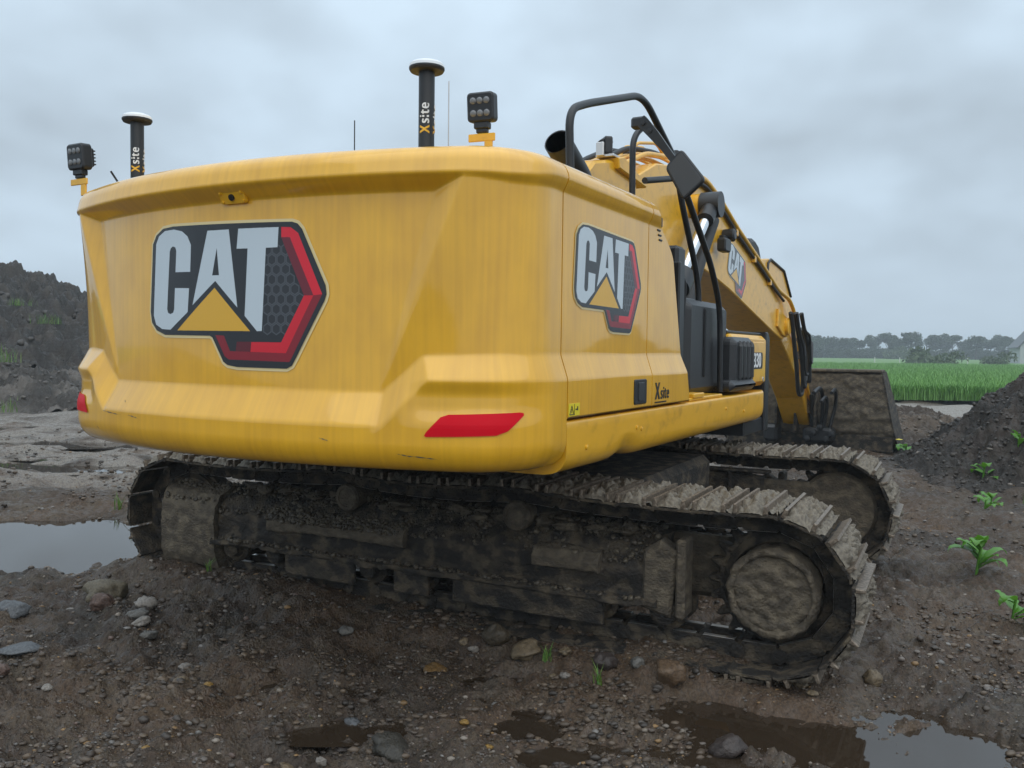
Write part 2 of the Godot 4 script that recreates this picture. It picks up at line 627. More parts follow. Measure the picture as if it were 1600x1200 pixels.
func make_ground() -> void:
	gn1 = noise(FastNoiseLite.TYPE_SIMPLEX, 0.3, 3, 101)
	gn2 = noise(FastNoiseLite.TYPE_SIMPLEX, 1.3, 3, 102)
	gn3 = noise(FastNoiseLite.TYPE_SIMPLEX, 5.0, 3, 103)
	gn4 = noise(FastNoiseLite.TYPE_SIMPLEX, 17.0, 4, 104)
	gn5 = noise(FastNoiseLite.TYPE_CELLULAR, 9.0, 2, 105)
	gn5.cellular_return_type = FastNoiseLite.RETURN_DISTANCE
	gn5.domain_warp_enabled = true
	gn5.domain_warp_amplitude = 0.08
	gn5.domain_warp_frequency = 8.0
	var xs := PackedFloat32Array()
	var x := 0.0
	var half := PackedFloat32Array()
	while x < 1200.0:
		half.push_back(x)
		x += 0.024 if x < 3.2 else (x - 3.2) * 0.045 + 0.026
	for k in range(half.size() - 1, 0, -1):
		xs.push_back(-half[k])
	xs.append_array(half)
	var zs := PackedFloat32Array()
	for k in 12:
		zs.push_back(12.0 - k * 1.2)
	var z := -2.4
	while z > -1500.0:
		zs.push_back(z)
		z -= maxf(0.016, -z * 0.0052) if z > -16.0 else -z * 0.0052 + (-z - 16.0) * 0.03
	var nx := xs.size()
	var nz := zs.size()
	var v := PackedVector3Array()
	var nn := PackedVector3Array()
	var cc := PackedColorArray()
	v.resize(nx * nz)
	nn.resize(nx * nz)
	cc.resize(nx * nz)
	for j in nz:
		var zz := zs[j]
		for i in nx:
			var xx := xs[i]
			var h := ground_h(xx, zz) if (absf(xx) < 40.0 and zz > -60.0) else 0.0
			if absf(xx) < 40.0 and zz > -60.0 and zz < -26.0:
				h *= smoothstep(-60.0, -30.0, zz)
			v[j * nx + i] = Vector3(xx, h, zz)
			cc[j * nx + i] = ground_tint(xx, zz, h)
	var idx := PackedInt32Array()
	idx.resize((nx - 1) * (nz - 1) * 6)
	var k2 := 0
	for j in nz - 1:
		for i in nx - 1:
			var a := j * nx + i
			idx[k2] = a; idx[k2 + 1] = a + 1 + nx; idx[k2 + 2] = a + 1
			idx[k2 + 3] = a; idx[k2 + 4] = a + nx; idx[k2 + 5] = a + nx + 1
			k2 += 6
	for j in nz:
		for i in nx:
			var dx := v[j * nx + mini(i + 1, nx - 1)] - v[j * nx + maxi(i - 1, 0)]
			var dz := v[mini(j + 1, nz - 1) * nx + i] - v[maxi(j - 1, 0) * nx + i]
			nn[j * nx + i] = dx.cross(dz).normalized()
	var arr := []
	arr.resize(Mesh.ARRAY_MAX)
	arr[Mesh.ARRAY_VERTEX] = v
	arr[Mesh.ARRAY_NORMAL] = nn
	arr[Mesh.ARRAY_COLOR] = cc
	arr[Mesh.ARRAY_INDEX] = idx
	var am := ArrayMesh.new()
	am.add_surface_from_arrays(Mesh.PRIMITIVE_TRIANGLES, arr)
	am.surface_set_material(0, mats.soil)
	struct("ground", am, "dark wet stony mud of the building site")
	print("ground ", nx, " x ", nz)
	# water sheets
	for p in pools:
		if p[0] == 1.78:
			continue   # shares the sheet of the puddle beside it
		var mb := MB.new()
		var rows := []
		for ring in 2:
			var row := PackedVector3Array()
			for q in 40:
				var an := TAU * q / 40.0
				var r := 0.0 if ring == 0 else (2.1 if p[0] == 1.3 else 1.35)
				row.push_back(Vector3(cos(an) * p[2] * r, 0, sin(an) * p[3] * r))
			rows.append(row)
		for q in 40:
			mb.put(rows[1][q], Vector3.UP)
		mb.put(Vector3.ZERO, Vector3.UP)
		for q in 40:
			mb.idx.append_array([40, q, (q + 1) % 40])
		struct("puddle", mb.mesh(mats.water), "muddy rain puddle", Transform3D(Basis(Vector3.UP, deg_to_rad(p[4])), Vector3(p[0], p[6], p[1])))

# heaps of soil: [at, rx, rz, height, turn, power, noises]
var heaps := []

func heap_h(hp_: Dictionary, x: float, z: float) -> float:
	var r := sqrt(x * x / (hp_.rx * hp_.rx) + z * z / (hp_.rz * hp_.rz))
	var an := atan2(z / hp_.rz, x / hp_.rx)
	var wob: float = 1.0 + hp_.big.get_noise_2d(cos(an) * 2.5 + 9.0, sin(an) * 2.5) * 0.22
	var f := pow(clampf(1.0 - pow(clampf(r / wob, 0.0, 1.0), hp_.slope), 0.0, 1.0), hp_.power)
	var h: float = hp_.height * f
	var edge := smoothstep(0.0, 0.2, f)
	var k: float = hp_.lump
	h += (hp_.big.get_noise_2d(x, z) * 0.5 + hp_.mid.get_noise_2d(x, z) * 0.26) * edge * k
	h += (hp_.fine.get_noise_2d(x, z) * 0.1 + absf(hp_.fine.get_noise_2d(x * 2.7 + 40.0, z * 2.7)) * 0.07) * edge * minf(1.0, k * 1.3)
	return h - 0.06 - 0.1 * (1.0 - smoothstep(0.0, 0.04, f))

# height of heap number k at a world point
func on_heap(k: int, x: float, z: float) -> float:
	var q: Vector3 = heaps[k].xf.affine_inverse() * Vector3(x, 0, z)
	return maxf(heap_h(heaps[k], q.x, q.z), ground_h(x, z))

func heap(label: String, at: Vector3, rx: float, rz: float, height: float, turn: float, power: float, slope: float, lump: float, sd: int, tint: Vector3, pale: Vector3, nr := 150, na := 420) -> void:
	var d := {"rx": rx, "rz": rz, "height": height, "power": power, "slope": slope, "lump": lump, "xf": Transform3D(Basis(Vector3.UP, deg_to_rad(turn)), at),
		"big": noise(FastNoiseLite.TYPE_SIMPLEX, 0.35, 4, sd), "mid": noise(FastNoiseLite.TYPE_SIMPLEX, 1.6, 4, sd + 1), "fine": noise(FastNoiseLite.TYPE_SIMPLEX, 5.0, 4, sd + 2)}
	heaps.append(d)
	var mid: FastNoiseLite = d.mid
	var mb := MB.new()
	var v := PackedVector3Array()
	var c := PackedColorArray()
	for i in nr + 1:
		var r := float(i) / nr
		for j in na:
			var an := TAU * j / na
			var x := cos(an) * r * rx
			var z := sin(an) * r * rz
			v.push_back(Vector3(x, heap_h(d, x, z), z))
			var t := clampf(mid.get_noise_2d(x * 0.5 + 20.0, z * 0.5) * 1.6 + 0.35, 0.0, 1.0)
			var q := tint.lerp(pale, t * t)
			c.push_back(Color(q.x, q.y, q.z))
	var idx := PackedInt32Array()
	var nn := PackedVector3Array()
	nn.resize(v.size())
	for i in nr:
		for j in na:
			var k := (j + 1) % na
			var a := i * na + j
			var b := (i + 1) * na + j
			var e1 := i * na + k
			var e := (i + 1) * na + k
			var fn := (v[e1] - v[b]).cross(v[e] - v[a])
			if fn.y < 0:
				fn = -fn
			nn[a] += fn; nn[b] += fn; nn[e1] += fn; nn[e] += fn
			idx.append_array([a, b, e, a, e, e1])
	for i in nn.size():
		nn[i] = nn[i].normalized()
	mb.v = v
	mb.n = nn
	mb.col = c
	mb.idx = idx
	mb.uv.resize(v.size())
	mb.use_col = true
	thing_mesh("soil_heap", mb.mesh(mats.soil), label, "soil heap", d.xf)

# ---------------------------------------------------------------- background
func crown_mesh(leaves: int, rx: float, ry: float, size: float, sd: int, c0: Vector3, c1: Vector3) -> ArrayMesh:
	var r := RandomNumberGenerator.new()
	r.seed = sd
	var lobes := []
	for k in 11:
		var a := r.randf() * TAU
		var q := sqrt(r.randf()) * 0.75
		lobes.append([Vector3(cos(a) * q * rx, ry * (r.randf() * 1.5 - 0.65), sin(a) * q * rx), (0.26 + 0.24 * r.randf()) * rx])
	var mb := MB.new()
	mb.use_col = true
	for k in leaves:
		var l: Array = lobes[r.randi() % lobes.size()]
		var d := Vector3(r.randfn(), r.randfn(), r.randfn()).normalized()
		var p: Vector3 = l[0] + d * l[1] * Vector3(1.15, 0.72, 1.15) * pow(r.randf(), 0.4)
		var t := Basis(Vector3(r.randfn(), r.randfn(), r.randfn()).normalized(), r.randf() * TAU)
		var s := size * (0.6 + 0.8 * r.randf())
		var c := c0.lerp(c1, r.randf())
		mb.tint = Color(c.x, c.y, c.z)
		mb.quad(p + t * Vector3(-s, 0, 0), p + t * Vector3(0, -s * 0.5, 0.1 * s), p + t * Vector3(s, 0, 0), p + t * Vector3(0, s * 0.5, 0.1 * s))
	return mb.mesh(mats.leaf)

func trunk_mesh(height: float, r0: float, sd: int) -> ArrayMesh:
	var r := RandomNumberGenerator.new()
	r.seed = sd
	var mb := MB.new()
	var rows := []
	for k in 6:
		var t := k / 5.0
		var row := PackedVector3Array()
		var c := Vector3(sin(t * 3.0 + sd) * 0.15, height * t, cos(t * 2.0 + sd) * 0.12)
		for j in 8:
			var a := TAU * j / 8
			row.push_back(c + Vector3(cos(a), 0, sin(a)) * r0 * (1.0 - 0.75 * t))
		rows.append(row)
	mb.grid(rows, true, true)
	for k in 6:
		var t := 0.35 + 0.1 * k
		var a := r.randf() * TAU
		var b := Vector3(0, height * t, 0)
		mb.tube(PackedVector3Array([b, b + Vector3(cos(a) * 0.7, 0.6, sin(a) * 0.7), b + Vector3(cos(a) * 1.5, 1.6, sin(a) * 1.5)]), r0 * 0.3, 5)
	return mb.mesh(mats.bark)

func make_background() -> void:
	heap("large dark soil heap with weeds on its slope at left edge", Vector3(-27.5, 0, -39.0), 20.0, 18.5, 6.2, 0, 1.15, 1.15, 1.5, 301, Vector3(0.022, 0.018, 0.015), Vector3(0.046, 0.036, 0.028), 240, 620)
	heap("low pale grey bank in front of the large soil heap", Vector3(-15.5, 0, -23.5), 6.5, 3.4, 1.35, 4, 1.1, 1.5, 0.8, 311, Vector3(0.05, 0.045, 0.04), Vector3(0.14, 0.132, 0.122))
	heap("dark crumbly soil heap rising at right edge beside track", Vector3(9.1, 0, -11.9), 3.7, 3.6, 1.95, 0, 1.1, 1.3, 0.6, 321, Vector3(0.026, 0.021, 0.017), Vector3(0.05, 0.039, 0.03), 190, 520)
	heap("low brown stony ridge between bucket and right soil heap", Vector3(8.6, 0, -17.6), 4.6, 2.4, 0.5, -6, 1.1, 1.6, 0.42, 331, Vector3(0.06, 0.045, 0.033), Vector3(0.12, 0.094, 0.068))
	# field sheet
	var mb := MB.new()
	var xs := [-1200.0, -60.0, 0.0, 20.0, 60.0, 200.0, 1200.0]
	var zs := [-30.5, -45.0, -80.0, -150.0, -300.0, -1400.0]
	var rows := []
	for zz in zs:
		var row := PackedVector3Array()
		for xx in xs:
			row.push_back(Vector3(xx, 0.1 if zz > -31.0 else 0.22, zz - clampf(xx, -30.0, 30.0) * 0.02))
		rows.append(row)
	mb.grid(rows, true)
	struct("field", mb.mesh(mats.field), "green crop field behind the site")
	# crop blades
	var cb := MB.new()
	cb.use_col = true
	for k in 26:
		var a := rng.randf() * TAU
		var p := Vector3(rng.randfn() * 0.2, 0, rng.randfn() * 0.2)
		var hgt := 0.22 + rng.randf() * 0.24
		var lean := Vector3(cos(a), 0, sin(a)) * (0.05 + rng.randf() * 0.22)
		var side := Vector3(-sin(a), 0, cos(a)) * (0.008 + rng.randf() * 0.008)
		var g := rng.randf()
		mb.tint = Color.WHITE
		cb.tint = Color(0.085 + 0.09 * g, 0.22 + 0.14 * g, 0.035 + 0.04 * g)
		var m1 := p + Vector3(0, hgt * 0.6, 0) + lean * 0.4
		var tip := p + Vector3(0, hgt, 0) + lean
		cb.quad(p - side, p + side, m1 + side * 0.9, m1 - side * 0.9)
		cb.tri(m1 - side * 0.9, m1 + side * 0.9, tip)
	var blades := cb.mesh(mats.blade)
	var spots := []
	while spots.size() < 44000:
		var d := 30.0 + 75.0 * pow(rng.randf(), 1.9)
		var x := d * lerpf(0.22, 0.72, rng.randf())
		spots.append(Vector3(x, 0.1, -d - x * 0.02))
	while spots.size() < 48000:
		var d := 30.0 + 30.0 * rng.randf()
		spots.append(Vector3(d * lerpf(-0.1, 0.22, rng.randf()), 0.1, -d))
	var mm := MultiMesh.new()
	mm.transform_format = MultiMesh.TRANSFORM_3D
	mm.mesh = blades
	mm.instance_count = spots.size()
	for i in spots.size():
		var s := 0.75 + rng.randf() * 0.6
		mm.set_instance_transform(i, Transform3D(Basis(Vector3.UP, rng.randf() * TAU).scaled(Vector3(s, s * (0.8 + 0.4 * rng.randf()), s)), spots[i]))
	var mi := MultiMeshInstance3D.new()
	mi.name = "crop_grass"
	mi.multimesh = mm
	add_child(mi)
	tag(mi, "tall green blades of the crop field", "grass", "", "stuff")
	# treeline
	var crowns := []
	var trunks := []
	for k in 5:
		crowns.append(crown_mesh(1900, 3.0, 2.0, 0.27, 500 + k, Vector3(0.02, 0.038, 0.014), Vector3(0.04, 0.065, 0.024)))
		trunks.append(trunk_mesh(4.6, 0.24, 520 + k))
	var tl := [
		[1247, 6.4], [1269, 6.6], [1283, 5.6], [1297, 6.9], [1318, 5.9], [1338, 6.3], [1361, 6.4], [1387, 7.2], [1402, 6.6], [1422, 7.9], [1447, 7.3],
		[1467, 7.0], [1487, 6.8], [1506, 6.6], [1524, 7.0], [1541, 6.5], [1558, 6.9], [1574, 6.6]]
	for k in tl.size():
		var d := 236.0 + rng.randf() * 22.0
		var x: float = (tl[k][0] - 800.0) / F * d
		var hgt: float = tl[k][1] * d / 245.0
		var nth: String = ["first", "second", "third", "fourth", "fifth", "sixth", "seventh", "eighth", "ninth", "tenth", "eleventh", "twelfth", "thirteenth", "fourteenth", "fifteenth", "sixteenth", "seventeenth", "eighteenth"][k]
		var where := "just right of the hoses at the boom tip" if k == 1 else ("nearest the grey barn" if k == tl.size() - 1 else nth + " from the boom in the far hedgerow")
		var t := thing("hedgerow_tree", "hazy round-crowned tree, " + where, "tree", Transform3D(Basis(Vector3.UP, rng.randf() * TAU).scaled(Vector3(1.0, 1.0, 1.0) * hgt / 6.9), Vector3(x, 0.1, -d)), "hazy trees on the far hedgerow")
		part("trunk", trunks[k % 5], t)
		part("crown", crowns[(k * 3) % 5], t, Transform3D(Basis.IDENTITY, Vector3(0, 4.5, 0)))
	# undergrowth of the hedgerow
	var hedge_spots := []
	for k in 420:
		var d := 240.0 + rng.randf() * 20.0
		hedge_spots.append(Transform3D(Basis(Vector3.UP, rng.randf() * TAU).scaled(Vector3(0.6, 0.5 + 0.45 * rng.randf(), 0.6)), Vector3((430.0 + 370.0 * rng.randf()) / F * d, 1.3, -d)))
	var hm := MultiMesh.new()
	hm.transform_format = MultiMesh.TRANSFORM_3D
	hm.mesh = crown_mesh(420, 3.2, 1.7, 0.35, 560, Vector3(0.02, 0.036, 0.014), Vector3(0.036, 0.06, 0.022))
	hm.instance_count = hedge_spots.size()
	for i in hedge_spots.size():
		hm.set_instance_transform(i, hedge_spots[i])
	var hi := MultiMeshInstance3D.new()
	hi.name = "hedge_undergrowth"
	hi.multimesh = hm
	add_child(hi)
	tag(hi, "low undergrowth filling the foot of the far hedgerow", "undergrowth", "", "stuff")
	# bushes in the field
	var bush := crown_mesh(900, 1.5, 0.75, 0.14, 570, Vector3(0.035, 0.065, 0.02), Vector3(0.085, 0.12, 0.045))
	var bl := [[1446, 568, 1.25, "broad olive bush in the field below the hedgerow"], [1478, 570, 1.0, "smaller olive bush right of the broad bush in the field"], [1402, 561, 0.8, "low olive scrub in the field left of the broad bush"], [1338, 559, 0.7, "low scrub in the field nearest the bucket"], [1562, 569, 0.95, "olive bush in the field below the barn"]]
	for b in bl:
		var d: float = F * 1.5 / (b[1] - 552.0)
		thing_mesh("field_bush", bush, b[3], "bush", Transform3D(Basis(Vector3.UP, d).scaled(Vector3.ONE * b[2] * 1.7 * d / 125.0), Vector3((b[0] - 800.0) / F * d, 0.75 * d / 125.0, -d)), "olive bushes in the field")
	# marker posts
	var pl := [[1366, "leftmost pale marker post at the field's far edge"], [1405, "second pale marker post from the left at the field's far edge"], [1511, "pale marker post at the field's far edge, nearest the barn"]]
	for q in pl:
		var pb := MB.new()
		pb.box(Vector3(0, 0.5, 0), Vector3(0.09, 1.0, 0.09), 0.01)
		pb.box(Vector3(0, 1.03, 0), Vector3(0.11, 0.06, 0.11), 0.01)
		thing_mesh("marker_post", pb.mesh(mats.post), q[1], "post", Transform3D(Basis.IDENTITY, Vector3((q[0] - 800.0) / F * 118.0, 0.1, -118.0)), "pale marker posts")
	barn()

func barn() -> void:
	var d := 150.0
	var x0 := (1592.0 - 800.0) / F * d
	var b := thing("barn", "grey gabled barn at right edge before the hedgerow", "barn", Transform3D(Basis(Vector3.UP, deg_to_rad(-24)), Vector3(x0, 0.1, -d)))
	var ww := 9.0
	var ll := 16.0
	var eave := 3.0
	var ridge := 8.6
	var mb := MB.new()
	var gable := P2([[0, 0], [ww, 0], [ww, eave], [ww / 2, ridge - 0.15], [0, eave]])
	mb.prism(gable, -ll, 0.0, 0.02)
	part("wall", mb.mesh(mats.barn_wall), b)
	for sx in [-1.0, 1.0]:
		var rb := MB.new()
		var poly := P2([[ww / 2, ridge + 0.1], [ww / 2, ridge - 0.12], [ww / 2 + sx * (ww / 2 + 0.4), eave - 0.32], [ww / 2 + sx * (ww / 2 + 0.4), eave - 0.1]])
		rb.prism(poly, -ll - 0.3, 0.35, 0.02)
		part("roof", rb.mesh(mats.barn_roof), b)
	for k in 9:
		var sb := MB.new()
		sb.box(Vector3(0.5 + k, eave * 0.5, 0.04), Vector3(0.93, eave - 0.1, 0.05), 0.015)
		part("cladding_board", sb.mesh(mats.barn_wall), b)
	var db := MB.new()
	db.box(Vector3(ww / 2, 1.4, 0.09), Vector3(2.6, 2.8, 0.06), 0.02)
	part("door", db.mesh(mats.barn_roof), b)

# ---------------------------------------------------------------- excavator
const HW := 1.48
const SC := -3.03
const RR := 3.6
const RC := 0.42
var fc_w := HW - RC
var fc_d := sqrt((RR - RC) * (RR - RC) - fc_w * fc_w)
var fc_s := SC + RR - fc_d
var fa1 := atan2(fc_w, fc_d)
var q1 := RR * fa1
var q2 := q1 + RC * (PI / 2.0 - fa1)
const TOP := 2.52
const SK := 0.025
const BOT := 1.155

# plan of the body: [s, w, normal s, normal w]
func plan(q: float) -> Array:
	var sg := -1.0 if q < 0 else 1.0
	var a := absf(q)
	if a < q1:
		var t := a / RR
		return [SC + RR - RR * cos(t), RR * sin(t) * sg, -cos(t), sin(t) * sg]
	if a < q2:
		var t := fa1 + (a - q1) / RC
		return [fc_s - RC * cos(t), (fc_w + RC * sin(t)) * sg, -cos(t), sin(t) * sg]
	return [fc_s + (a - q2), HW * sg, 0.0, sg]

func smin(a: float, b: float, k: float) -> float:
	var h := clampf(0.5 + 0.5 * (b - a) / k, 0.0, 1.0)
	return lerpf(b, a, h) - k * h * (1.0 - h)

func soft01(t: float) -> float:
	t = clampf(t, 0.0, 1.0)
	return lerpf(t, t * t * (3.0 - 2.0 * t), 0.12)

# pressed panels of the body: how deep they lie
func recess(q: float, y: float) -> float:
	var a := absf(q)
	# wall line between centre panel and corner panel: outer and inner edge
	var ro := 0.900 + (y - 1.55) * 0.4246
	var ri := 0.866 + (y - 1.491) * 0.293
	var wall := maxf(ro - ri, 0.012)
	var low := lerpf(soft01((y - 1.35) / 0.14), maxf(soft01(((y - 1.35) * 0.193 - (a - 0.907) * 0.183) / 0.266 / 0.113), soft01((y - 1.547) / 0.11)), smoothstep(0.86, 0.92, a))
	var at_wall := 0.05 + 0.95 * clampf((2.4 - y) / 0.9, 0.0, 1.0)
	var deep := 0.0
	if a < ro:
		deep = lerpf(lerpf(at_wall, 1.0, 0.055), 1.0, clampf((ro - a) / wall, 0.0, 1.0))
	else:
		deep = lerpf(at_wall, 1.0, smoothstep(-0.1, 0.6, a - ro))
	var ty := lerpf(2.395, 2.435, smoothstep(1.42, 1.8, a))
	var f := smin(smin(low, soft01((ty - y) / 0.06), SK), deep, SK)
	var r := maxf(f, 0.0) * lerpf(0.078, 0.036, smoothstep(1.15, 1.6, a))
	# hollow of the bumper below the corner panel
	if a > 0.95 and a < 1.75 and y < 1.56:
		r += 0.018 * smoothstep(0.0, 0.07, 1.55 - y) * (1.0 - smoothstep(0.11, 0.2, 1.55 - y)) * smoothstep(0.98, 1.12, a) * (1.0 - smoothstep(1.3, 1.75, a))
	return r

func body(q: float, y: float, lift := 0.0) -> Vector3:
	var p := plan(q)
	var o := lift - recess(q, y)
	if y > 2.40:
		o -= (y - 2.40) * 0.22
	if y > 2.45:
		var t := minf((y - 2.45) / 0.07, 1.0)
		o -= 0.07 * (1.0 - sqrt(1.0 - t * t))
	if y < 1.28:
		var t := minf((1.28 - y) / 0.125, 1.0)
		o -= 0.11 * (1.0 - sqrt(1.0 - t * t))
	return hp(p[0] + p[2] * o, p[1] + p[3] * o, y)

func body_rows(ylo: float, yhi: float) -> PackedFloat32Array:
	var ys := PackedFloat32Array()
	var y := ylo
	while y < yhi - 1e-4:
		ys.push_back(y)
		var step := 0.009
		if y < 1.2 or y > 2.49:
			step = 0.004
		y += step
	ys.push_back(yhi)
	return ys

# one pressed panel of the body between two stations, with its edges turned in
func body_panel(qa: float, qb: float, ylo: float, yhi: float, cap_in: float, cut = null) -> ArrayMesh:
	var nq := int(ceil((qb - qa) / 0.0095))
	var ys := body_rows(ylo, yhi)
	var rows := []
	var uvs := []
	for i in nq + 1:
		var q := lerpf(qa, qb, float(i) / nq)
		var row := PackedVector3Array()
		var ur := PackedVector2Array()
		var lo := body(q, ylo)
		var hi := body(q, yhi)
		var p := plan(q)
		var inn := hp(-p[2] * cap_in, -p[3] * cap_in, 0)
		if absf(q) < q2:
			inn = hp(maxf(0.0, -2.3 - p[0]) + 0.02, -p[1] * 0.18, 0)
		row.push_back(lo + inn)
		ur.push_back(Vector2((q + 1.9) * 0.17, (ylo - 1.1) * 0.6))
		for y in ys:
			var qq := q
			if cut != null:
				qq = minf(q, cut.call(y))
			row.push_back(body(qq, y))
			ur.push_back(Vector2((q + 1.9) * 0.17, (y - 1.1) * 0.6))
		row.push_back(hi + inn)
		ur.push_back(Vector2((q + 1.9) * 0.17, (yhi - 1.1) * 0.6))
		if i == 0 or i == nq:
			var back := PackedVector3Array()
			for v in row:
				back.push_back(v + hp(-p[2] * 0.05, -p[3] * 0.05, 0))
			if i == 0:
				rows.append(back)
				uvs.append(ur)
				rows.append(row.duplicate())
				uvs.append(ur)
			rows.append(row)
			uvs.append(ur)
			if i == nq:
				rows.append(row.duplicate())
				uvs.append(ur)
				rows.append(back)
				uvs.append(ur)
		else:
			rows.append(row)
			uvs.append(ur)
	var mb := MB.new()
	mb.grid(rows, false, false, uvs)
	return mb.mesh(mats.paint)

# --- emblem print: unit = 1000 across
const EM_OUT := [[98, 5], [172, 0], [841, 17], [867, 25], [888, 46], [996, 263], [1000, 297], [991, 322], [861, 542], [842, 572], [817, 584], [562, 582], [509, 575], [486, 562], [423, 465], [407, 457], [110, 454], [48, 435], [11, 402], [0, 355], [21, 67], [47, 31]]
const EM_C := [[150, 433], [90, 430], [43, 411], [25, 372], [46, 68], [68, 35], [113, 15], [177, 13], [233, 24], [269, 47], [291, 83], [286, 194], [187, 192], [193, 103], [186, 88], [169, 83], [155, 90], [147, 104], [127, 345], [133, 361], [150, 367], [170, 361], [177, 346], [183, 258], [278, 261], [269, 358], [262, 364]]
const EM_A := [[394, 31], [518, 32], [565, 345], [440, 236], [300, 332]]
const EM_AH := [[449, 104], [462, 213], [422, 213]]
const EM_TRI := [[436, 263], [634, 439], [198, 436]]
const EM_T := [[570, 32], [777, 35], [772, 113], [714, 113], [694, 438], [669, 439], [604, 378], [620, 112], [561, 111]]
const EM_R1 := [[790, 35], [835, 38], [870, 61], [981, 297], [941, 301], [831, 76], [790, 75]]
const EM_R2 := [[831, 76], [941, 301], [898, 301], [809, 116], [790, 75]]
const EM_R3 := [[941, 301], [898, 301], [790, 482], [562, 481], [555, 522], [813, 524]]
const EM_R4 := [[981, 297], [941, 301], [813, 524], [524, 519], [490, 457], [440, 455], [494, 540], [517, 553], [830, 558], [842, 540]]

func fill_poly(im: Image, poly: Array, k: float, c: Color) -> void:
	var y0 := 1e9
	var y1 := -1e9
	for p in poly:
		y0 = minf(y0, p[1] * k)
		y1 = maxf(y1, p[1] * k)
	for y in range(maxi(int(y0), 0), mini(int(y1) + 1, im.get_height())):
		var xs := []
		var m := poly.size()
		for i in m:
			var a: Array = poly[i]
			var b: Array = poly[(i + 1) % m]
			var ya: float = a[1] * k
			var yb: float = b[1] * k
			if (ya <= y + 0.5) != (yb <= y + 0.5):
				xs.append(lerpf(a[0] * k, b[0] * k, (y + 0.5 - ya) / (yb - ya)))
		xs.sort()
		for i in range(0, xs.size() - 1, 2):
			var xa := int(round(xs[i]))
			var xb := int(round(xs[i + 1]))
			im.fill_rect(Rect2i(xa, y, xb - xa, 1), c)

func emblem_picture() -> ImageTexture:
	var k := 2.0
	var im := Image.create(2016, 1184, false, Image.FORMAT_RGB8)
	var ink := Color(0.145, 0.15, 0.165)
	im.fill(ink)
	# honeycomb print
	var r := 25.0
	for row in 12:
		for cl in 5:
			var cx := 722.0 + cl * r * 1.78 + (r * 0.89 if row % 2 == 1 else 0.0)
			var cy := 122.0 + row * r * 1.54
			if cy > 460 or cx > 905.0 - absf(cy - 300.0) * 0.5 or cx < 700:
				continue
			var hx := []
			var hx2 := []
			for s in 6:
				var an := TAU * (s + 0.5) / 6
				hx.append([cx + cos(an) * r, cy + sin(an) * r])
				hx2.append([cx + cos(an) * r * 0.76, cy + sin(an) * r * 0.76])
			fill_poly(im, hx, k, Color(0.29, 0.3, 0.32))
			fill_poly(im, hx2, k, Color(0.165, 0.17, 0.185))
	fill_poly(im, EM_R2, k, Color(0.42, 0.12, 0.17))
	fill_poly(im, EM_R3, k, Color(0.80, 0.1, 0.17))
	fill_poly(im, [[562, 481], [640, 481], [635, 523], [555, 522]], k, Color(0.36, 0.1, 0.14))
	fill_poly(im, EM_R4, k, Color(0.52, 0.1, 0.15))
	fill_poly(im, EM_R1, k, Color(0.84, 0.11, 0.19))
	var silver := Color(0.76, 0.80, 0.83)
	fill_poly(im, EM_C, k, silver)
	fill_poly(im, EM_A, k, silver)
	fill_poly(im, EM_AH, k, ink)
	fill_poly(im, EM_T, k, silver)
	fill_poly(im, EM_TRI, k, Color(0.86, 0.66, 0.2))
	im.resize(1008, 592, Image.INTERPOLATE_LANCZOS)
	return ImageTexture.create_from_image(im)

# sticker that follows a surface; place(u, v) -> point, u across 0..1, v down in the same unit
func sticker(outline: Array, place: Callable, m: Material, cells := 22, grow := 0.0) -> ArrayMesh:
	var poly := PackedVector2Array()
	for p in outline:
		poly.push_back(Vector2(p[0] / 1000.0, p[1] / 1000.0))
	if grow > 0.0:
		poly = Geometry2D.offset_polygon(poly, grow, Geometry2D.JOIN_ROUND)[0]
	var mb := MB.new()
	var cs := 1.0 / cells
	for i in range(-1, cells + 1):
		for j in range(-1, cells + 1):
			var a := Vector2(i * cs, j * cs)
			var cell := PackedVector2Array([a, a + Vector2(cs, 0), a + Vector2(cs, cs), a + Vector2(0, cs)])
			for piece in Geometry2D.intersect_polygons(cell, poly):
				var t := Geometry2D.triangulate_polygon(piece)
				for k in range(0, t.size(), 3):
					var q := [piece[t[k]], piece[t[k + 1]], piece[t[k + 2]]]
					if (q[1] - q[0]).cross(q[2] - q[0]) > 0:
						q.reverse()
					var w := [place.call(q[0].x, q[0].y), place.call(q[1].x, q[1].y), place.call(q[2].x, q[2].y)]
					var nn: Vector3 = (w[1] - w[0]).cross(w[2] - w[0]).normalized()
					var b := mb.v.size()
					for s in 3:
						mb.put(w[s], nn, Vector2(q[s].x * 1000.0 / 1008.0, q[s].y * 1000.0 / 592.0))
					mb.idx.append_array([b, b + 2, b + 1])
	return mb.mesh(m)

func emblem(parent: Node3D, place: Callable, called := "emblem") -> void:
	# place takes u, v, lift
	var e := part(called, sticker(EM_OUT, func(u, v): return place.call(u, v, 0.006), mats.emblem), parent)
	e.set_meta("label", "CAT lettering on a black and red hexagon sticker")
	part("emblem_border", sticker(EM_OUT, func(u, v): return place.call(u, v, 0.003), mats.border, 22, 0.012), parent)

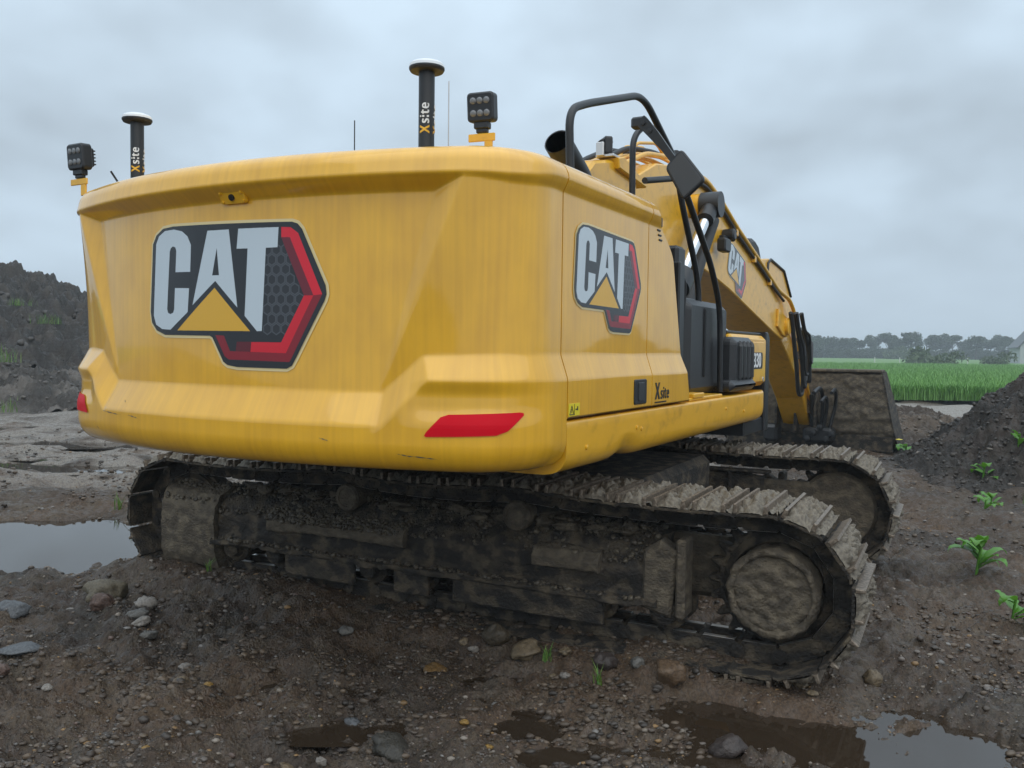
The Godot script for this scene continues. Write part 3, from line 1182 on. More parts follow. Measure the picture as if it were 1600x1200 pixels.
# lettering as thin solids; returns mesh with letters in x,y and depth in z
func letters(text: String, size: float, m: Material, depth := 0.002) -> ArrayMesh:
	var tm := TextMesh.new()
	var sf := SystemFont.new()
	sf.font_names = PackedStringArray(["Droid Sans"])
	sf.font_weight = 700
	tm.font = sf
	tm.text = text
	tm.font_size = 64
	tm.pixel_size = size / 64.0
	tm.depth = depth
	tm.horizontal_alignment = HORIZONTAL_ALIGNMENT_LEFT
	tm.vertical_alignment = VERTICAL_ALIGNMENT_CENTER
	tm.material = m
	var am := ArrayMesh.new()
	am.add_surface_from_arrays(Mesh.PRIMITIVE_TRIANGLES, tm.get_mesh_arrays())
	am.surface_set_material(0, m)
	return am

# wraps lettering round an upright mast, reading upwards; start angle in radians
func wrapped(text: String, size: float, m: Material, r: float, ang: float, y0: float) -> ArrayMesh:
	var src := letters(text, size, m)
	var arr := src.surface_get_arrays(0)
	var v: PackedVector3Array = arr[Mesh.ARRAY_VERTEX]
	var n: PackedVector3Array = arr[Mesh.ARRAY_NORMAL]
	for i in v.size():
		var a := ang + v[i].y / r
		var rr := r + 0.0015 + v[i].z
		var out := Vector3(sin(a), 0, cos(a))
		var tang := Vector3(cos(a), 0, -sin(a))
		n[i] = (out * n[i].z - tang * n[i].y + Vector3.UP * n[i].x).normalized()
		# letter up (+y) runs to the left round the mast
		a = ang - v[i].y / r
		v[i] = Vector3(sin(a) * rr, y0 + v[i].x, cos(a) * rr)
	arr[Mesh.ARRAY_VERTEX] = v
	arr[Mesh.ARRAY_NORMAL] = n
	var am := ArrayMesh.new()
	am.add_surface_from_arrays(Mesh.PRIMITIVE_TRIANGLES, arr)
	am.surface_set_material(0, m)
	return am

func rounded_rect(x0: float, y0: float, x1: float, y1: float, r: float, steps := 4) -> PackedVector2Array:
	var o := PackedVector2Array()
	for c in [[x1 - r, y1 - r, 0.0], [x0 + r, y1 - r, PI / 2], [x0 + r, y0 + r, PI], [x1 - r, y0 + r, PI * 1.5]]:
		for k in steps + 1:
			var a: float = c[2] + PI / 2 * k / steps
			o.push_back(Vector2(c[0] + cos(a) * r, c[1] + sin(a) * r))
	return o

func work_lamp(parent: Node3D, at: Vector3, yaw: float, tilt: float, size: float, bracket := true) -> void:
	var b := Basis(Vector3.UP, yaw) * Basis(Vector3.RIGHT, tilt)
	var mb := MB.new()
	mb.prism(rounded_rect(-size / 2, -size / 2, size / 2, size / 2, size * 0.14), -size * 0.45, 0.0, size * 0.06)
	mb.prism(rounded_rect(-size * 0.38, -size * 0.36, size * 0.38, size * 0.36, size * 0.08), -size * 0.62, -size * 0.44, size * 0.05)
	for k in 5:
		mb.box(Vector3(0, (k - 2) * size * 0.13, -size * 0.64), Vector3(size * 0.7, size * 0.05, size * 0.1), 0.002)
	var lamp := part("work_lamp", mb.mesh(mats.black), parent, Transform3D(b, at))
	for r in 2:
		var lb := MB.new()
		for c in 3:
			lb.lathe([Vector2(size * 0.118, -0.001), Vector2(size * 0.118, 0.003), Vector2(size * 0.06, 0.008), Vector2(0, 0.009)], 12, Transform3D(Basis.IDENTITY, Vector3((c - 1) * size * 0.25, (r - 0.5) * size * 0.42 + 0.0, 0.0)))
		part("lens", lb.mesh(mats.lens), lamp)
	if bracket:
		var bb := MB.new()
		bb.xf = Transform3D(Basis(Vector3.UP, yaw), at - Vector3(0, size * 0.5, 0))
		bb.box(Vector3(0, -0.012, -size * 0.25), Vector3(size * 0.55, 0.03, size * 0.3), 0.004)
		bb.box(Vector3(0, -0.035, -size * 0.25), Vector3(size * 0.42, 0.02, size * 0.2), 0.004)
		part("lamp_foot", bb.mesh(mats.black), lamp, lamp.transform.affine_inverse())
		var yb := MB.new()
		yb.xf = Transform3D(Basis(Vector3.UP, yaw), at - Vector3(0, size * 0.5, 0))
		yb.box(Vector3(0, -0.065, -size * 0.2), Vector3(size * 1.0, 0.035, 0.01), 0.003)
		yb.box(Vector3(size * 0.25, -0.1, -size * 0.22), Vector3(size * 0.3, 0.09, 0.012), 0.003)
		part("lamp_bracket", yb.mesh(mats.paint2), lamp, lamp.transform.affine_inverse())

func gnss_mast(parent: Node3D, at: Vector3, facing: float) -> void:
	var r := 0.037
	var up := Transform3D(Basis(Vector3.RIGHT, -PI / 2), Vector3.ZERO)
	var mb := MB.new()
	mb.lathe([Vector2(0, 0), Vector2(r, 0), Vector2(r, 0.49)], 24, up)
	var mast := part("antenna_mast", mb.mesh(mats.black), parent, Transform3D(Basis.IDENTITY, at))
	var cap := MB.new()
	cap.lathe([Vector2(r, 0.485), Vector2(0.076, 0.487), Vector2(0.082, 0.497), Vector2(0.082, 0.505)], 28, up)
	part("antenna_skirt", cap.mesh(mats.rubber), mast)
	var dome := MB.new()
	dome.lathe([Vector2(0.082, 0.505), Vector2(0.08, 0.517), Vector2(0.07, 0.527), Vector2(0.05, 0.534), Vector2(0, 0.538)], 28, up)
	part("antenna_dome", dome.mesh(mats.white), mast)
	for d in [0.0, 1.75]:
		part("lettering", wrapped("X", 0.062, mats.yellow_print, r, facing + d, 0.2), mast)
		part("lettering", wrapped("site", 0.055, mats.white_print, r, facing + d, 0.243), mast)

func make_excavator() -> void:
	var ex := thing("excavator", "yellow tracked excavator with CAT emblems, seen from behind", "excavator", Transform3D(Basis(Vector3.UP, deg_to_rad(-HOUSE_TURN)), SWING))
	make_counterweight(ex)
	make_side(ex)
	make_roof_gear(ex)
	make_boom(ex)
	make_undercarriage(ex)

func make_counterweight(ex: Node3D) -> void:
	var seam := 1.838
	var cw := part("counterweight", body_panel(-seam, seam, BOT, TOP, 0.3), ex)
	var ew := 1.139
	emblem(cw, func(u, v, l): return body(-0.527 + u * ew, 2.245 - v * ew, l))
	# reflectors
	var rf := [[1101, 1316], [1110, 1332], [1169, 1395], [1202, 1406], [1510, 1416], [1526, 1413], [1528, 1404], [1451, 1339], [1401, 1322], [1110, 1312]]
	for sg in [1.0, -1.0]:
		var pl := func(u, v): return body(sg * (u if sg > 0 else u), v, 0.005)
		var ol := []
		for p in rf:
			ol.append(p)
		var mb := MB.new()
		var poly := PackedVector2Array()
		for p in ol:
			poly.push_back(Vector2(p[0] / 1000.0, p[1] / 1000.0))
		for i in 24:
			for j in 8:
				var a := Vector2(1.09 + i * 0.02, 1.30 + j * 0.016)
				var cell := PackedVector2Array([a, a + Vector2(0.02, 0), a + Vector2(0.02, 0.016), a + Vector2(0, 0.016)])
				for piece in Geometry2D.intersect_polygons(cell, poly):
					var t := Geometry2D.triangulate_polygon(piece)
					for k in range(0, t.size(), 3):
						var q := [piece[t[k]], piece[t[k + 1]], piece[t[k + 2]]]
						if ((q[1] - q[0]).cross(q[2] - q[0]) < 0) != (sg < 0):
							q.reverse()
						mb.tri(pl.call(q[0].x, q[0].y), pl.call(q[1].x, q[1].y), pl.call(q[2].x, q[2].y))
		part("reflector", mb.mesh(mats.red), cw)
	# camera plate in the upper chamfer
	var c := body(0.107, 2.352)
	var pn := plan(0.107)
	var z := hp(pn[2], pn[3], -0.55).normalized()
	var xx := Vector3.UP.cross(z).normalized()
	var fr := Transform3D(Basis(xx, z.cross(xx), z), c + z * 0.004)
	var mb2 := MB.new()
	mb2.prism(rounded_rect(-0.075, -0.032, 0.075, 0.032, 0.008), -0.01, 0.006, 0.002)
	for bx in [[-0.062, -0.02], [0.062, -0.02], [-0.062, 0.02], [0.062, 0.02]]:
		mb2.lathe([Vector2(0.008, 0.004), Vector2(0.008, 0.012), Vector2(0, 0.014)], 6, Transform3D(Basis.IDENTITY, Vector3(bx[0], bx[1], 0)))
	var plate := part("camera_plate", mb2.mesh(mats.paint2), cw, fr)
	var mb3 := MB.new()
	mb3.lathe([Vector2(0.015, 0.004), Vector2(0.015, 0.014), Vector2(0, 0.015)], 16, Transform3D.IDENTITY)
	part("camera_lens", mb3.mesh(mats.black), plate)
	# scrapes of paint along the bumper crease
	var sm := plain(lin(0.12, 0.1, 0.085), 0.7)
	for s in [[-0.9, 1.337, 0.2], [-0.62, 1.33, 0.1], [0.62, 1.29, 0.05], [1.02, 1.23, 0.14], [0.98, 1.236, 0.07], [-0.98, 1.25, 0.02], [-0.7, 1.40, 0.02]]:
		var sb := MB.new()
		var r0 := PackedVector3Array()
		var r1 := PackedVector3Array()
		for k in 9:
			var t := k / 8.0
			var wd := 0.0035 * sin(PI * t) * (0.6 + 0.5 * sin(k * 2.3))
			r0.push_back(body(s[0] + s[2] * t, s[1] - 0.012 * t + wd, 0.0015))
			r1.push_back(body(s[0] + s[2] * t, s[1] - 0.012 * t - wd, 0.0015))
		sb.grid([r0, r1], false)
		part("scrape", sb.mesh(sm), cw)

func make_side(ex: Node3D) -> void:
	var d1 := part("engine_door", body_panel(1.848, 2.925, 1.372, TOP, 0.5), ex)
	var em := func(u, v, l): return body(1.963 + u * 0.846, 2.263 - v * 0.846, l)
	emblem(d1, em)
	var d2 := part("pump_door", body_panel(2.935, 3.62, 1.372, TOP, 0.4, func(y): return 3.60 - 0.30 * clampf((y - 1.4) / 1.0, 0.0, 1.0) - 0.3 * smoothstep(2.2, 2.52, y)), ex)
	d2.set_meta("label", "narrow front side door with slanted leading edge")
	# latch
	var lf := Transform3D(side_frame().basis, hp(0, HW - 0.055, 0))
	var mb := MB.new()
	mb.prism(rounded_rect(2.652 - 4.168, 1.393, 2.832 - 4.168, 1.526, 0.012), 0.03, 0.062, 0.004)
	var lt := part("door_latch", mb.mesh(mats.black), d1, lf)
	mb = MB.new()
	mb.prism(rounded_rect(2.7 - 4.168, 1.41, 2.79 - 4.168, 1.51, 0.01), 0.058, 0.067, 0.003)
	part("latch_handle", mb.mesh(mats.poly), lt)
	# warning sticker
	mb = MB.new()
	mb.prism(P2([[1.848 - 4.168 + 0.006, 1.38], [1.97 - 4.168, 1.382], [1.97 - 4.168, 1.438], [1.848 - 4.168 + 0.006, 1.438]]), 0.0555, 0.0575, 0.0005)
	var ws := part("warning_sticker", mb.mesh(mats.sign_yellow), d1, lf)
	mb = MB.new()
	var wx := 1.862 - 4.168
	for tr in [[[0, 0.006], [0.044, 0.006], [0.022, 0.046]]]:
		var pts := P2(tr)
		for i in 3:
			var a := pts[i] + Vector2(wx, 1.382)
			var b := pts[(i + 1) % 3] + Vector2(wx, 1.382)
			mb.tube(PackedVector3Array([Vector3(a.x, a.y, 0.058), Vector3(b.x, b.y, 0.058)]), 0.002, 4)
	mb.box(Vector3(wx + 0.022, 1.404, 0.058), Vector3(0.004, 0.018, 0.002), 0.0)
	mb.box(Vector3(wx + 0.05, 1.41, 0.058), Vector3(0.002, 0.05, 0.002), 0.0)
	mb.box(Vector3(wx + 0.075, 1.41, 0.058), Vector3(0.026, 0.006, 0.002), 0.0)
	mb.box(Vector3(wx + 0.084, 1.414, 0.058), Vector3(0.008, 0.018, 0.002), 0.0)
	part("symbol", mb.mesh(mats.black_print), ws)
	# Xsite lettering on the narrow door
	var tf := Transform3D(Basis(Vector3(0, 0, -1), Vector3.UP, Vector3.RIGHT), hp(2.975 - 4.168, HW + 0.002, 1.452))
	part("lettering", letters("X", 0.13, mats.black_print), d2, tf)
	part("lettering", letters("site", 0.085, mats.black_print), d2, tf.translated(hp(0.09, 0, -0.014)))
	mb = MB.new()
	for k in 11:
		mb.box(Vector3(0.012 * k * 1.5 + 0.005, -0.062, 0), Vector3(0.011, 0.008, 0.002), 0.0)
	part("small_print", mb.mesh(mats.black_print), d2, tf)
	# air slots at the door's upper front edge
	mb = MB.new()
	for k in 3:
		mb.box(hp(-1.08 + 0.015 * k, HW - 0.045, 2.36 - 0.026 * k), Vector3(0.03, 0.011, 0.05), 0.003)
	for k in 6:
		mb.box(hp(-1.13 + 0.008 * k, HW - 0.075, 2.49 - 0.016 * k), Vector3(0.03, 0.006, 0.03), 0.002)
	mb.box(hp(-1.04, HW - 0.05, 2.41), Vector3(0.04, 0.07, 0.04), 0.012)
	part("air_slots", mb.mesh(mats.black), d2)
	# sill below the doors
	var rows := []
	for i in 60:
		var s := lerpf(-2.318, 1.66, i / 59.0)
		var row := PackedVector3Array()
		var nose := smoothstep(1.4, 1.66, s) * 0.06
		var dent := 0.012 * exp(-pow((s + 1.55) / 0.12, 2.0))
		for k in 15:
			var prof: Array = [[-0.3, 1.355], [-0.02, 1.36], [-0.006, 1.357], [0.0, 1.345], [0.0, 1.31], [0.0, 1.26], [0.0, 1.22], [-0.003, 1.19], [-0.012, 1.165], [-0.026, 1.145], [-0.048, 1.128], [-0.075, 1.118], [-0.11, 1.112], [-0.2, 1.11], [-0.5, 1.11]][k]
			var y: float = prof[1]
			if k > 5:
				y += dent * 2.0
			row.push_back(hp(s, HW - 0.005 + prof[0] - nose * (1.0 if k > 0 and k < 14 else 0.0) - (dent if k > 6 else 0.0), y))
		rows.append(row)
	var sb := MB.new()
	sb.grid(rows, true)
	for e in [0, 59]:
		var rw: PackedVector3Array = rows[e]
		for k in range(1, 14):
			if e == 0:
				sb.tri(rw[0], rw[k], rw[k + 1])
			else:
				sb.tri(rw[0], rw[k + 1], rw[k])
	var sill := part("side_sill", sb.mesh(mats.paint2), ex)
	for s in [-2.1, -1.45, -1.38, 0.3, 0.8]:
		mb = MB.new()
		mb.lathe([Vector2(0.012, 0), Vector2(0.012, 0.006), Vector2(0, 0.009)], 10, Transform3D(Basis(Vector3.UP, PI / 2), hp(s, HW - 0.006, 1.25 + 0.03 * sin(s * 7.0))))
		part("bolt", mb.mesh(mats.paint2), sill)
	# step plate on the sill
	mb = MB.new()
	mb.box(hp(-0.12, 1.33, 1.372), Vector3(0.26, 0.022, 0.75), 0.006)
	mb.box(hp(-0.32, 1.42, 1.395), Vector3(0.1, 0.03, 0.22), 0.006)
	part("step_plate", mb.mesh(mats.paint2), ex)
	# floor of the house
	mb = MB.new()
	mb.box(hp(-0.45, 0, 1.23), Vector3(2.5, 0.2, 4.3), 0.02)
	part("house_floor", mb.mesh(mats.grime), ex)
	# roof skin over the engine
	mb = MB.new()
	mb.box(hp(-1.55, 0, 2.46), Vector3(2.5, 0.1, 1.9), 0.02)
	mb.box(hp(-1.3, -0.2, 1.9), Vector3(2.3, 1.0, 1.7), 0.02)
	part("hood", mb.mesh(mats.paint2), ex)
	# raised air box with lamp
	var sf := side_frame()
	mb = MB.new()
	mb.prism(P2([[-0.62, 2.50], [0.5, 2.50], [0.5, 2.98], [0.44, 3.03], [0.12, 3.06], [-0.3, 2.97], [-0.62, 2.72]]), 0.2, 0.7, 0.02)
	mb.prism(P2([[0.05, 2.98], [0.6, 2.93], [0.62, 2.96], [0.14, 3.08], [0.03, 3.05]]), 0.16, 0.74, 0.008)
	part("air_box", mb.mesh(mats.paint2), ex, sf)
	# scoop at the front upper corner of the hood
	var cb := MB.new()
	var crow := []
	for i in 9:
		var t := i / 8.0
		var row := PackedVector3Array()
		for j in 9:
			var u := j / 8.0
			row.push_back(hp(-1.45 + 0.42 * t, 1.42 - 0.34 * u - 0.05 * t, 2.5 + 0.06 * sin(PI * u) * sin(PI * minf(t + 0.1, 1.0)) - 0.06 * t * t))
		crow.append(row)
	cb.grid(crow, false)
	part("hood_scoop", cb.mesh(mats.paint2), ex)
	# dark bay behind the doors, radiator hoses
	mb = MB.new()
	mb.box(hp(-0.55, 0.9, 1.85), Vector3(1.02, 0.96, 0.16), 0.02)
	mb.box(hp(-0.62, 1.40, 1.80), Vector3(0.06, 0.86, 0.05), 0.01)
	part("bay_bulkhead", mb.mesh(mats.black), ex)
	mb = MB.new()
	mb.tube(fillet([hp(-0.4, 1.2, 2.25), hp(-0.1, 1.22, 2.28), hp(0.15, 1.1, 2.1), hp(0.25, 1.0, 1.7)], 0.12), 0.05, 10)
	mb.tube(fillet([hp(-0.4, 1.28, 2.1), hp(-0.2, 1.3, 1.9), hp(-0.3, 1.25, 1.6)], 0.1), 0.022, 8)
	mb.tube(fillet([hp(-0.4, 1.22, 2.0), hp(-0.12, 1.26, 1.85), hp(-0.2, 1.2, 1.5)], 0.1), 0.016, 8)
	mb.tube(fillet([hp(-0.45, 1.3, 2.2), hp(-0.25, 1.34, 2.16), hp(-0.22, 1.3, 1.7)], 0.1), 0.014, 8)
	part("hoses", mb.mesh(mats.rubber), ex)
	# black tanks with ribs
	mb = MB.new()
	mb.prism(rounded_rect(-0.22, 1.385, 0.72, 2.03, 0.07), 0.86, 1.36, 0.045)
	for k in 3:
		mb.prism(rounded_rect(0.1 + 0.0 + k * 0.0, 1.5, 0.14, 1.98, 0.018), 1.34, 1.372 + 0.0 * k, 0.008)
	mb.prism(rounded_rect(-0.1, 2.0, 0.3, 2.05, 0.02), 1.0, 1.25, 0.015)
	var tank := part("black_tank", mb.mesh(mats.poly), ex, sf)
	mb = MB.new()
	mb.prism(rounded_rect(0.6, 1.4, 1.2, 1.79, 0.06), 0.9, 1.45, 0.04)
	mb.prism(rounded_rect(0.45, 1.385, 1.15, 1.47, 0.04), 1.0, 1.485, 0.035)
	part("tank_foot", mb.mesh(mats.poly), tank)
	for k in 4:
		mb = MB.new()
		var xk := 0.7 + 0.115 * k
		mb.prism(P2([[xk, 1.47], [xk + 0.055, 1.47], [xk + 0.055, 1.72], [xk + 0.028, 1.76], [xk, 1.72]]), 1.43, 1.475, 0.015)
		part("rib", mb.mesh(mats.poly), tank)
	# yellow tool box with number
	mb = MB.new()
	mb.prism(rounded_rect(0.68, 1.395, 1.78, 1.815, 0.05), 0.75, 1.41, 0.035)
	mb.prism(rounded_rect(0.98, 1.43, 1.70, 1.76, 0.03), 1.405, 1.418, 0.006)
	var tb := part("tool_box", mb.mesh(mats.paint2), ex, sf)
	mb = MB.new()
	mb.prism(rounded_rect(1.25, 1.54, 1.6, 1.675, 0.03), 1.416, 1.421, 0.001)
	var np := part("number_plate", mb.mesh(mats.black_print), tb)
	part("number", letters("330", 0.16, mats.white_print, 0.004), np, Transform3D(Basis.IDENTITY, Vector3(1.275, 1.607, 1.422)))
	mb = MB.new()
	mb.lathe([Vector2(0.022, 0), Vector2(0.022, 0.008), Vector2(0.012, 0.01), Vector2(0, 0.008)], 14, Transform3D(Basis.IDENTITY, Vector3(1.63, 1.45, 1.415)))
	part("box_lock", mb.mesh(mats.steel), tb)
	mb = MB.new()
	mb.prism(P2([[1.80, 1.0], [1.94, 1.0], [1.94, 1.80], [1.88, 1.85], [1.80, 1.85]]), 0.55, 1.40, 0.01)
	mb.prism(P2([[0.7, 1.82], [1.9, 1.82], [1.9, 1.84], [0.7, 1.84]]), 0.7, 1.36, 0.005)
	mb.prism(P2([[1.2, 1.0], [1.9, 1.0], [1.9, 1.12], [1.2, 1.115]]), 0.5, 1.38, 0.01)
	part("front_guard", mb.mesh(mats.black), ex, sf)

func make_roof_gear(ex: Node3D) -> void:
	# camera seen from the house: used to turn the lamps outwards
	gnss_mast(ex, hp(-2.47, 0.81, 2.46), deg_to_rad(22))
	gnss_mast(ex, hp(-2.46, -1.2, 2.46), deg_to_rad(36))
	work_lamp(ex, hp(-2.5, 1.115, 2.745), deg_to_rad(8), deg_to_rad(6), 0.128)
	work_lamp(ex, hp(-2.68, -1.45, 2.735), deg_to_rad(0), deg_to_rad(4), 0.145)
	var mb := MB.new()
	mb.tube(PackedVector3Array([hp(-2.5, -1.38, 2.68), hp(-2.45, -1.36, 2.6), hp(-2.45, -1.32, 2.52)]), 0.006, 6)
	part("lamp_cable", mb.mesh(mats.rubber), ex)
	mb = MB.new()
	mb.tube(PackedVector3Array([hp(-2.3, 0.25, 2.5), hp(-2.3, 0.25, 2.83)]), 0.003, 6)
	part("whip_antenna", mb.mesh(mats.black), ex)
	mb = MB.new()
	mb.tube(PackedVector3Array([hp(-2.3, 0.82, 2.5), hp(-2.3, 0.82, 2.95)]), 0.003, 6)
	part("whip_antenna", mb.mesh(mats.steel), ex)
	work_lamp(ex, hp(-2.1, 0.78, 2.6), deg_to_rad(20), 0.0, 0.06, false)
	# exhaust stack: bent pipe cut at a slant
	mb = MB.new()
	var epath := fillet([hp(-0.48, 0.72, 2.44), hp(-0.53, 0.72, 2.76), hp(-0.9, 0.71, 2.97)], 0.22, 8)
	mb.tube(epath, 0.088, 22, false)
	var eback := PackedVector3Array()
	for i in range(epath.size() - 1, 1, -1):
		eback.push_back(epath[i])
	var em := MB.new()
	em.tube(eback, 0.08, 22, false)
	for k in em.n.size():
		em.n[k] = -em.n[k]
	mb.lathe([Vector2(0.08, 0.0), Vector2(0.088, 0.0)], 22, Transform3D(Basis(Vector3.RIGHT, deg_to_rad(-25)), epath[-1]))
	part("exhaust_stack", em.mesh(mats.rubber, mb.mesh(mats.black)), ex)
	# lamp on the air box
	work_lamp(ex, hp(0.06, 0.66, 3.14), deg_to_rad(180 - 50), 0.0, 0.13, false)
	mb = MB.new()
	mb.box(hp(0.0, 0.62, 3.11), Vector3(0.06, 0.1, 0.08), 0.006)
	mb.box(hp(0.05, 0.65, 3.065), Vector3(0.14, 0.02, 0.14), 0.004)
	part("lamp_mount", mb.mesh(mats.steel), ex)
	# handrails
	mb = MB.new()
	mb.tube(fillet([hp(-1.84, 1.25, 2.48), hp(-1.87, 1.25, 2.87), hp(-1.66, 1.25, 2.95), hp(-0.86, 1.25, 3.2), hp(-0.24, 1.25, 2.93), hp(-0.16, 1.27, 2.68), hp(0.17, 1.3, 2.15), hp(0.18, 1.3, 1.40)], 0.17, 8), 0.021, 12)
	part("handrail", mb.mesh(mats.black), ex)
	mb = MB.new()
	mb.tube(fillet([hp(-0.36, 1.0, 2.48), hp(-0.37, 1.0, 3.08), hp(-0.2, 1.02, 3.2), hp(-0.45, 1.2, 3.08)], 0.1, 6), 0.021, 12)
	part("handrail", mb.mesh(mats.black), ex)
	mb = MB.new()
	mb.tube(PackedVector3Array([hp(-0.72, 1.22, 2.72), hp(-0.16, 1.26, 2.83)]), 0.02, 12)
	part("handrail", mb.mesh(mats.black), ex)
	mb = MB.new()
	mb.tube(fillet([hp(-0.62, 1.42, 2.72), hp(0.08, 1.41, 2.27), hp(0.36, 1.4, 1.99), hp(0.4, 1.4, 1.39)], 0.16, 8), 0.021, 12)
	part("handrail", mb.mesh(mats.black), ex)
	# mirror arm: flat plates with bolts
	mb = MB.new()
	var a := hp(-0.75, 1.2, 3.08)
	var b := hp(-0.75, 1.29, 2.98)
	var c := hp(-0.74, 1.36, 2.89)
	var d := hp(-0.74, 1.42, 2.81)
	var tz := Vector3(0, 0, 0.02)
	var wd := Vector3(0.026, 0.02, 0)
	for seg in [[a, b, 0.035, 0.03], [b, c, 0.03, 0.022], [c, d, 0.022, 0.02]]:
		var p: Vector3 = seg[0]
		var q: Vector3 = seg[1]
		var dir := (q - p).normalized()
		var sd := dir.cross(Vector3(0, 0, 1)).normalized()
		var p0: Vector3 = p - sd * seg[2]
		var p1: Vector3 = p + sd * seg[2]
		var q0: Vector3 = q - sd * seg[3]
		var q1v: Vector3 = q + sd * seg[3]
		mb.quad(p0 + tz, q0 + tz, q1v + tz, p1 + tz)
		mb.quad(p1 - tz, q1v - tz, q0 - tz, p0 - tz)
		mb.quad(p0 - tz, q0 - tz, q0 + tz, p0 + tz)
		mb.quad(p1 + tz, q1v + tz, q1v - tz, p1 - tz)
		mb.quad(p0 - tz, p0 + tz, p1 + tz, p1 - tz)
	mb.lathe([Vector2(0.014, 0.018), Vector2(0.014, 0.03), Vector2(0, 0.032)], 6, Transform3D(Basis.IDENTITY, a.lerp(b, 0.25)))
	mb.lathe([Vector2(0.014, 0.018), Vector2(0.014, 0.03), Vector2(0, 0.032)], 6, Transform3D(Basis.IDENTITY, a.lerp(b, 0.75)))
	mb.box(a + Vector3(-0.02, -0.01, -0.02), Vector3(0.09, 0.07, 0.06), 0.012)
	part("mirror_arm", mb.mesh(mats.black), ex)
	# mirror: rounded shell, tilted
	var quad := [Vector2(1.46, 2.885), Vector2(1.615, 2.685), Vector2(1.48, 2.57), Vector2(1.36, 2.78)]
	var outline := PackedVector2Array()
	for k in 4:
		var p0: Vector2 = quad[(k + 3) % 4]
		var p1: Vector2 = quad[k]
		var p2: Vector2 = quad[(k + 1) % 4]
		var e0 := p1 + (p0 - p1).normalized() * 0.035
		var e1 := p1 + (p2 - p1).normalized() * 0.035
		for s in 6:
			var t := s / 5.0
			outline.push_back(e0.lerp(p1, t).lerp(p1.lerp(e1, t), t))
	mb = MB.new()
	mb.prism(outline, 0.735, 0.765, 0.008)
	var mir := part("mirror", mb.mesh(mats.black), ex)
	mb = MB.new()
	var inset: PackedVector2Array = Geometry2D.offset_polygon(outline, -0.014)[0]
	mb.prism(inset, 0.76, 0.768, 0.002)
	part("mirror_face", mb.mesh(mats.mirror_back), mir)

func boom_pipe(parent: Node3D, called: String, pts: Array, r: float, m: Material) -> void:
	var mb := MB.new()
	mb.tube(fillet(pts, 0.15, 4), r, 8)
	part(called, mb.mesh(m), parent)

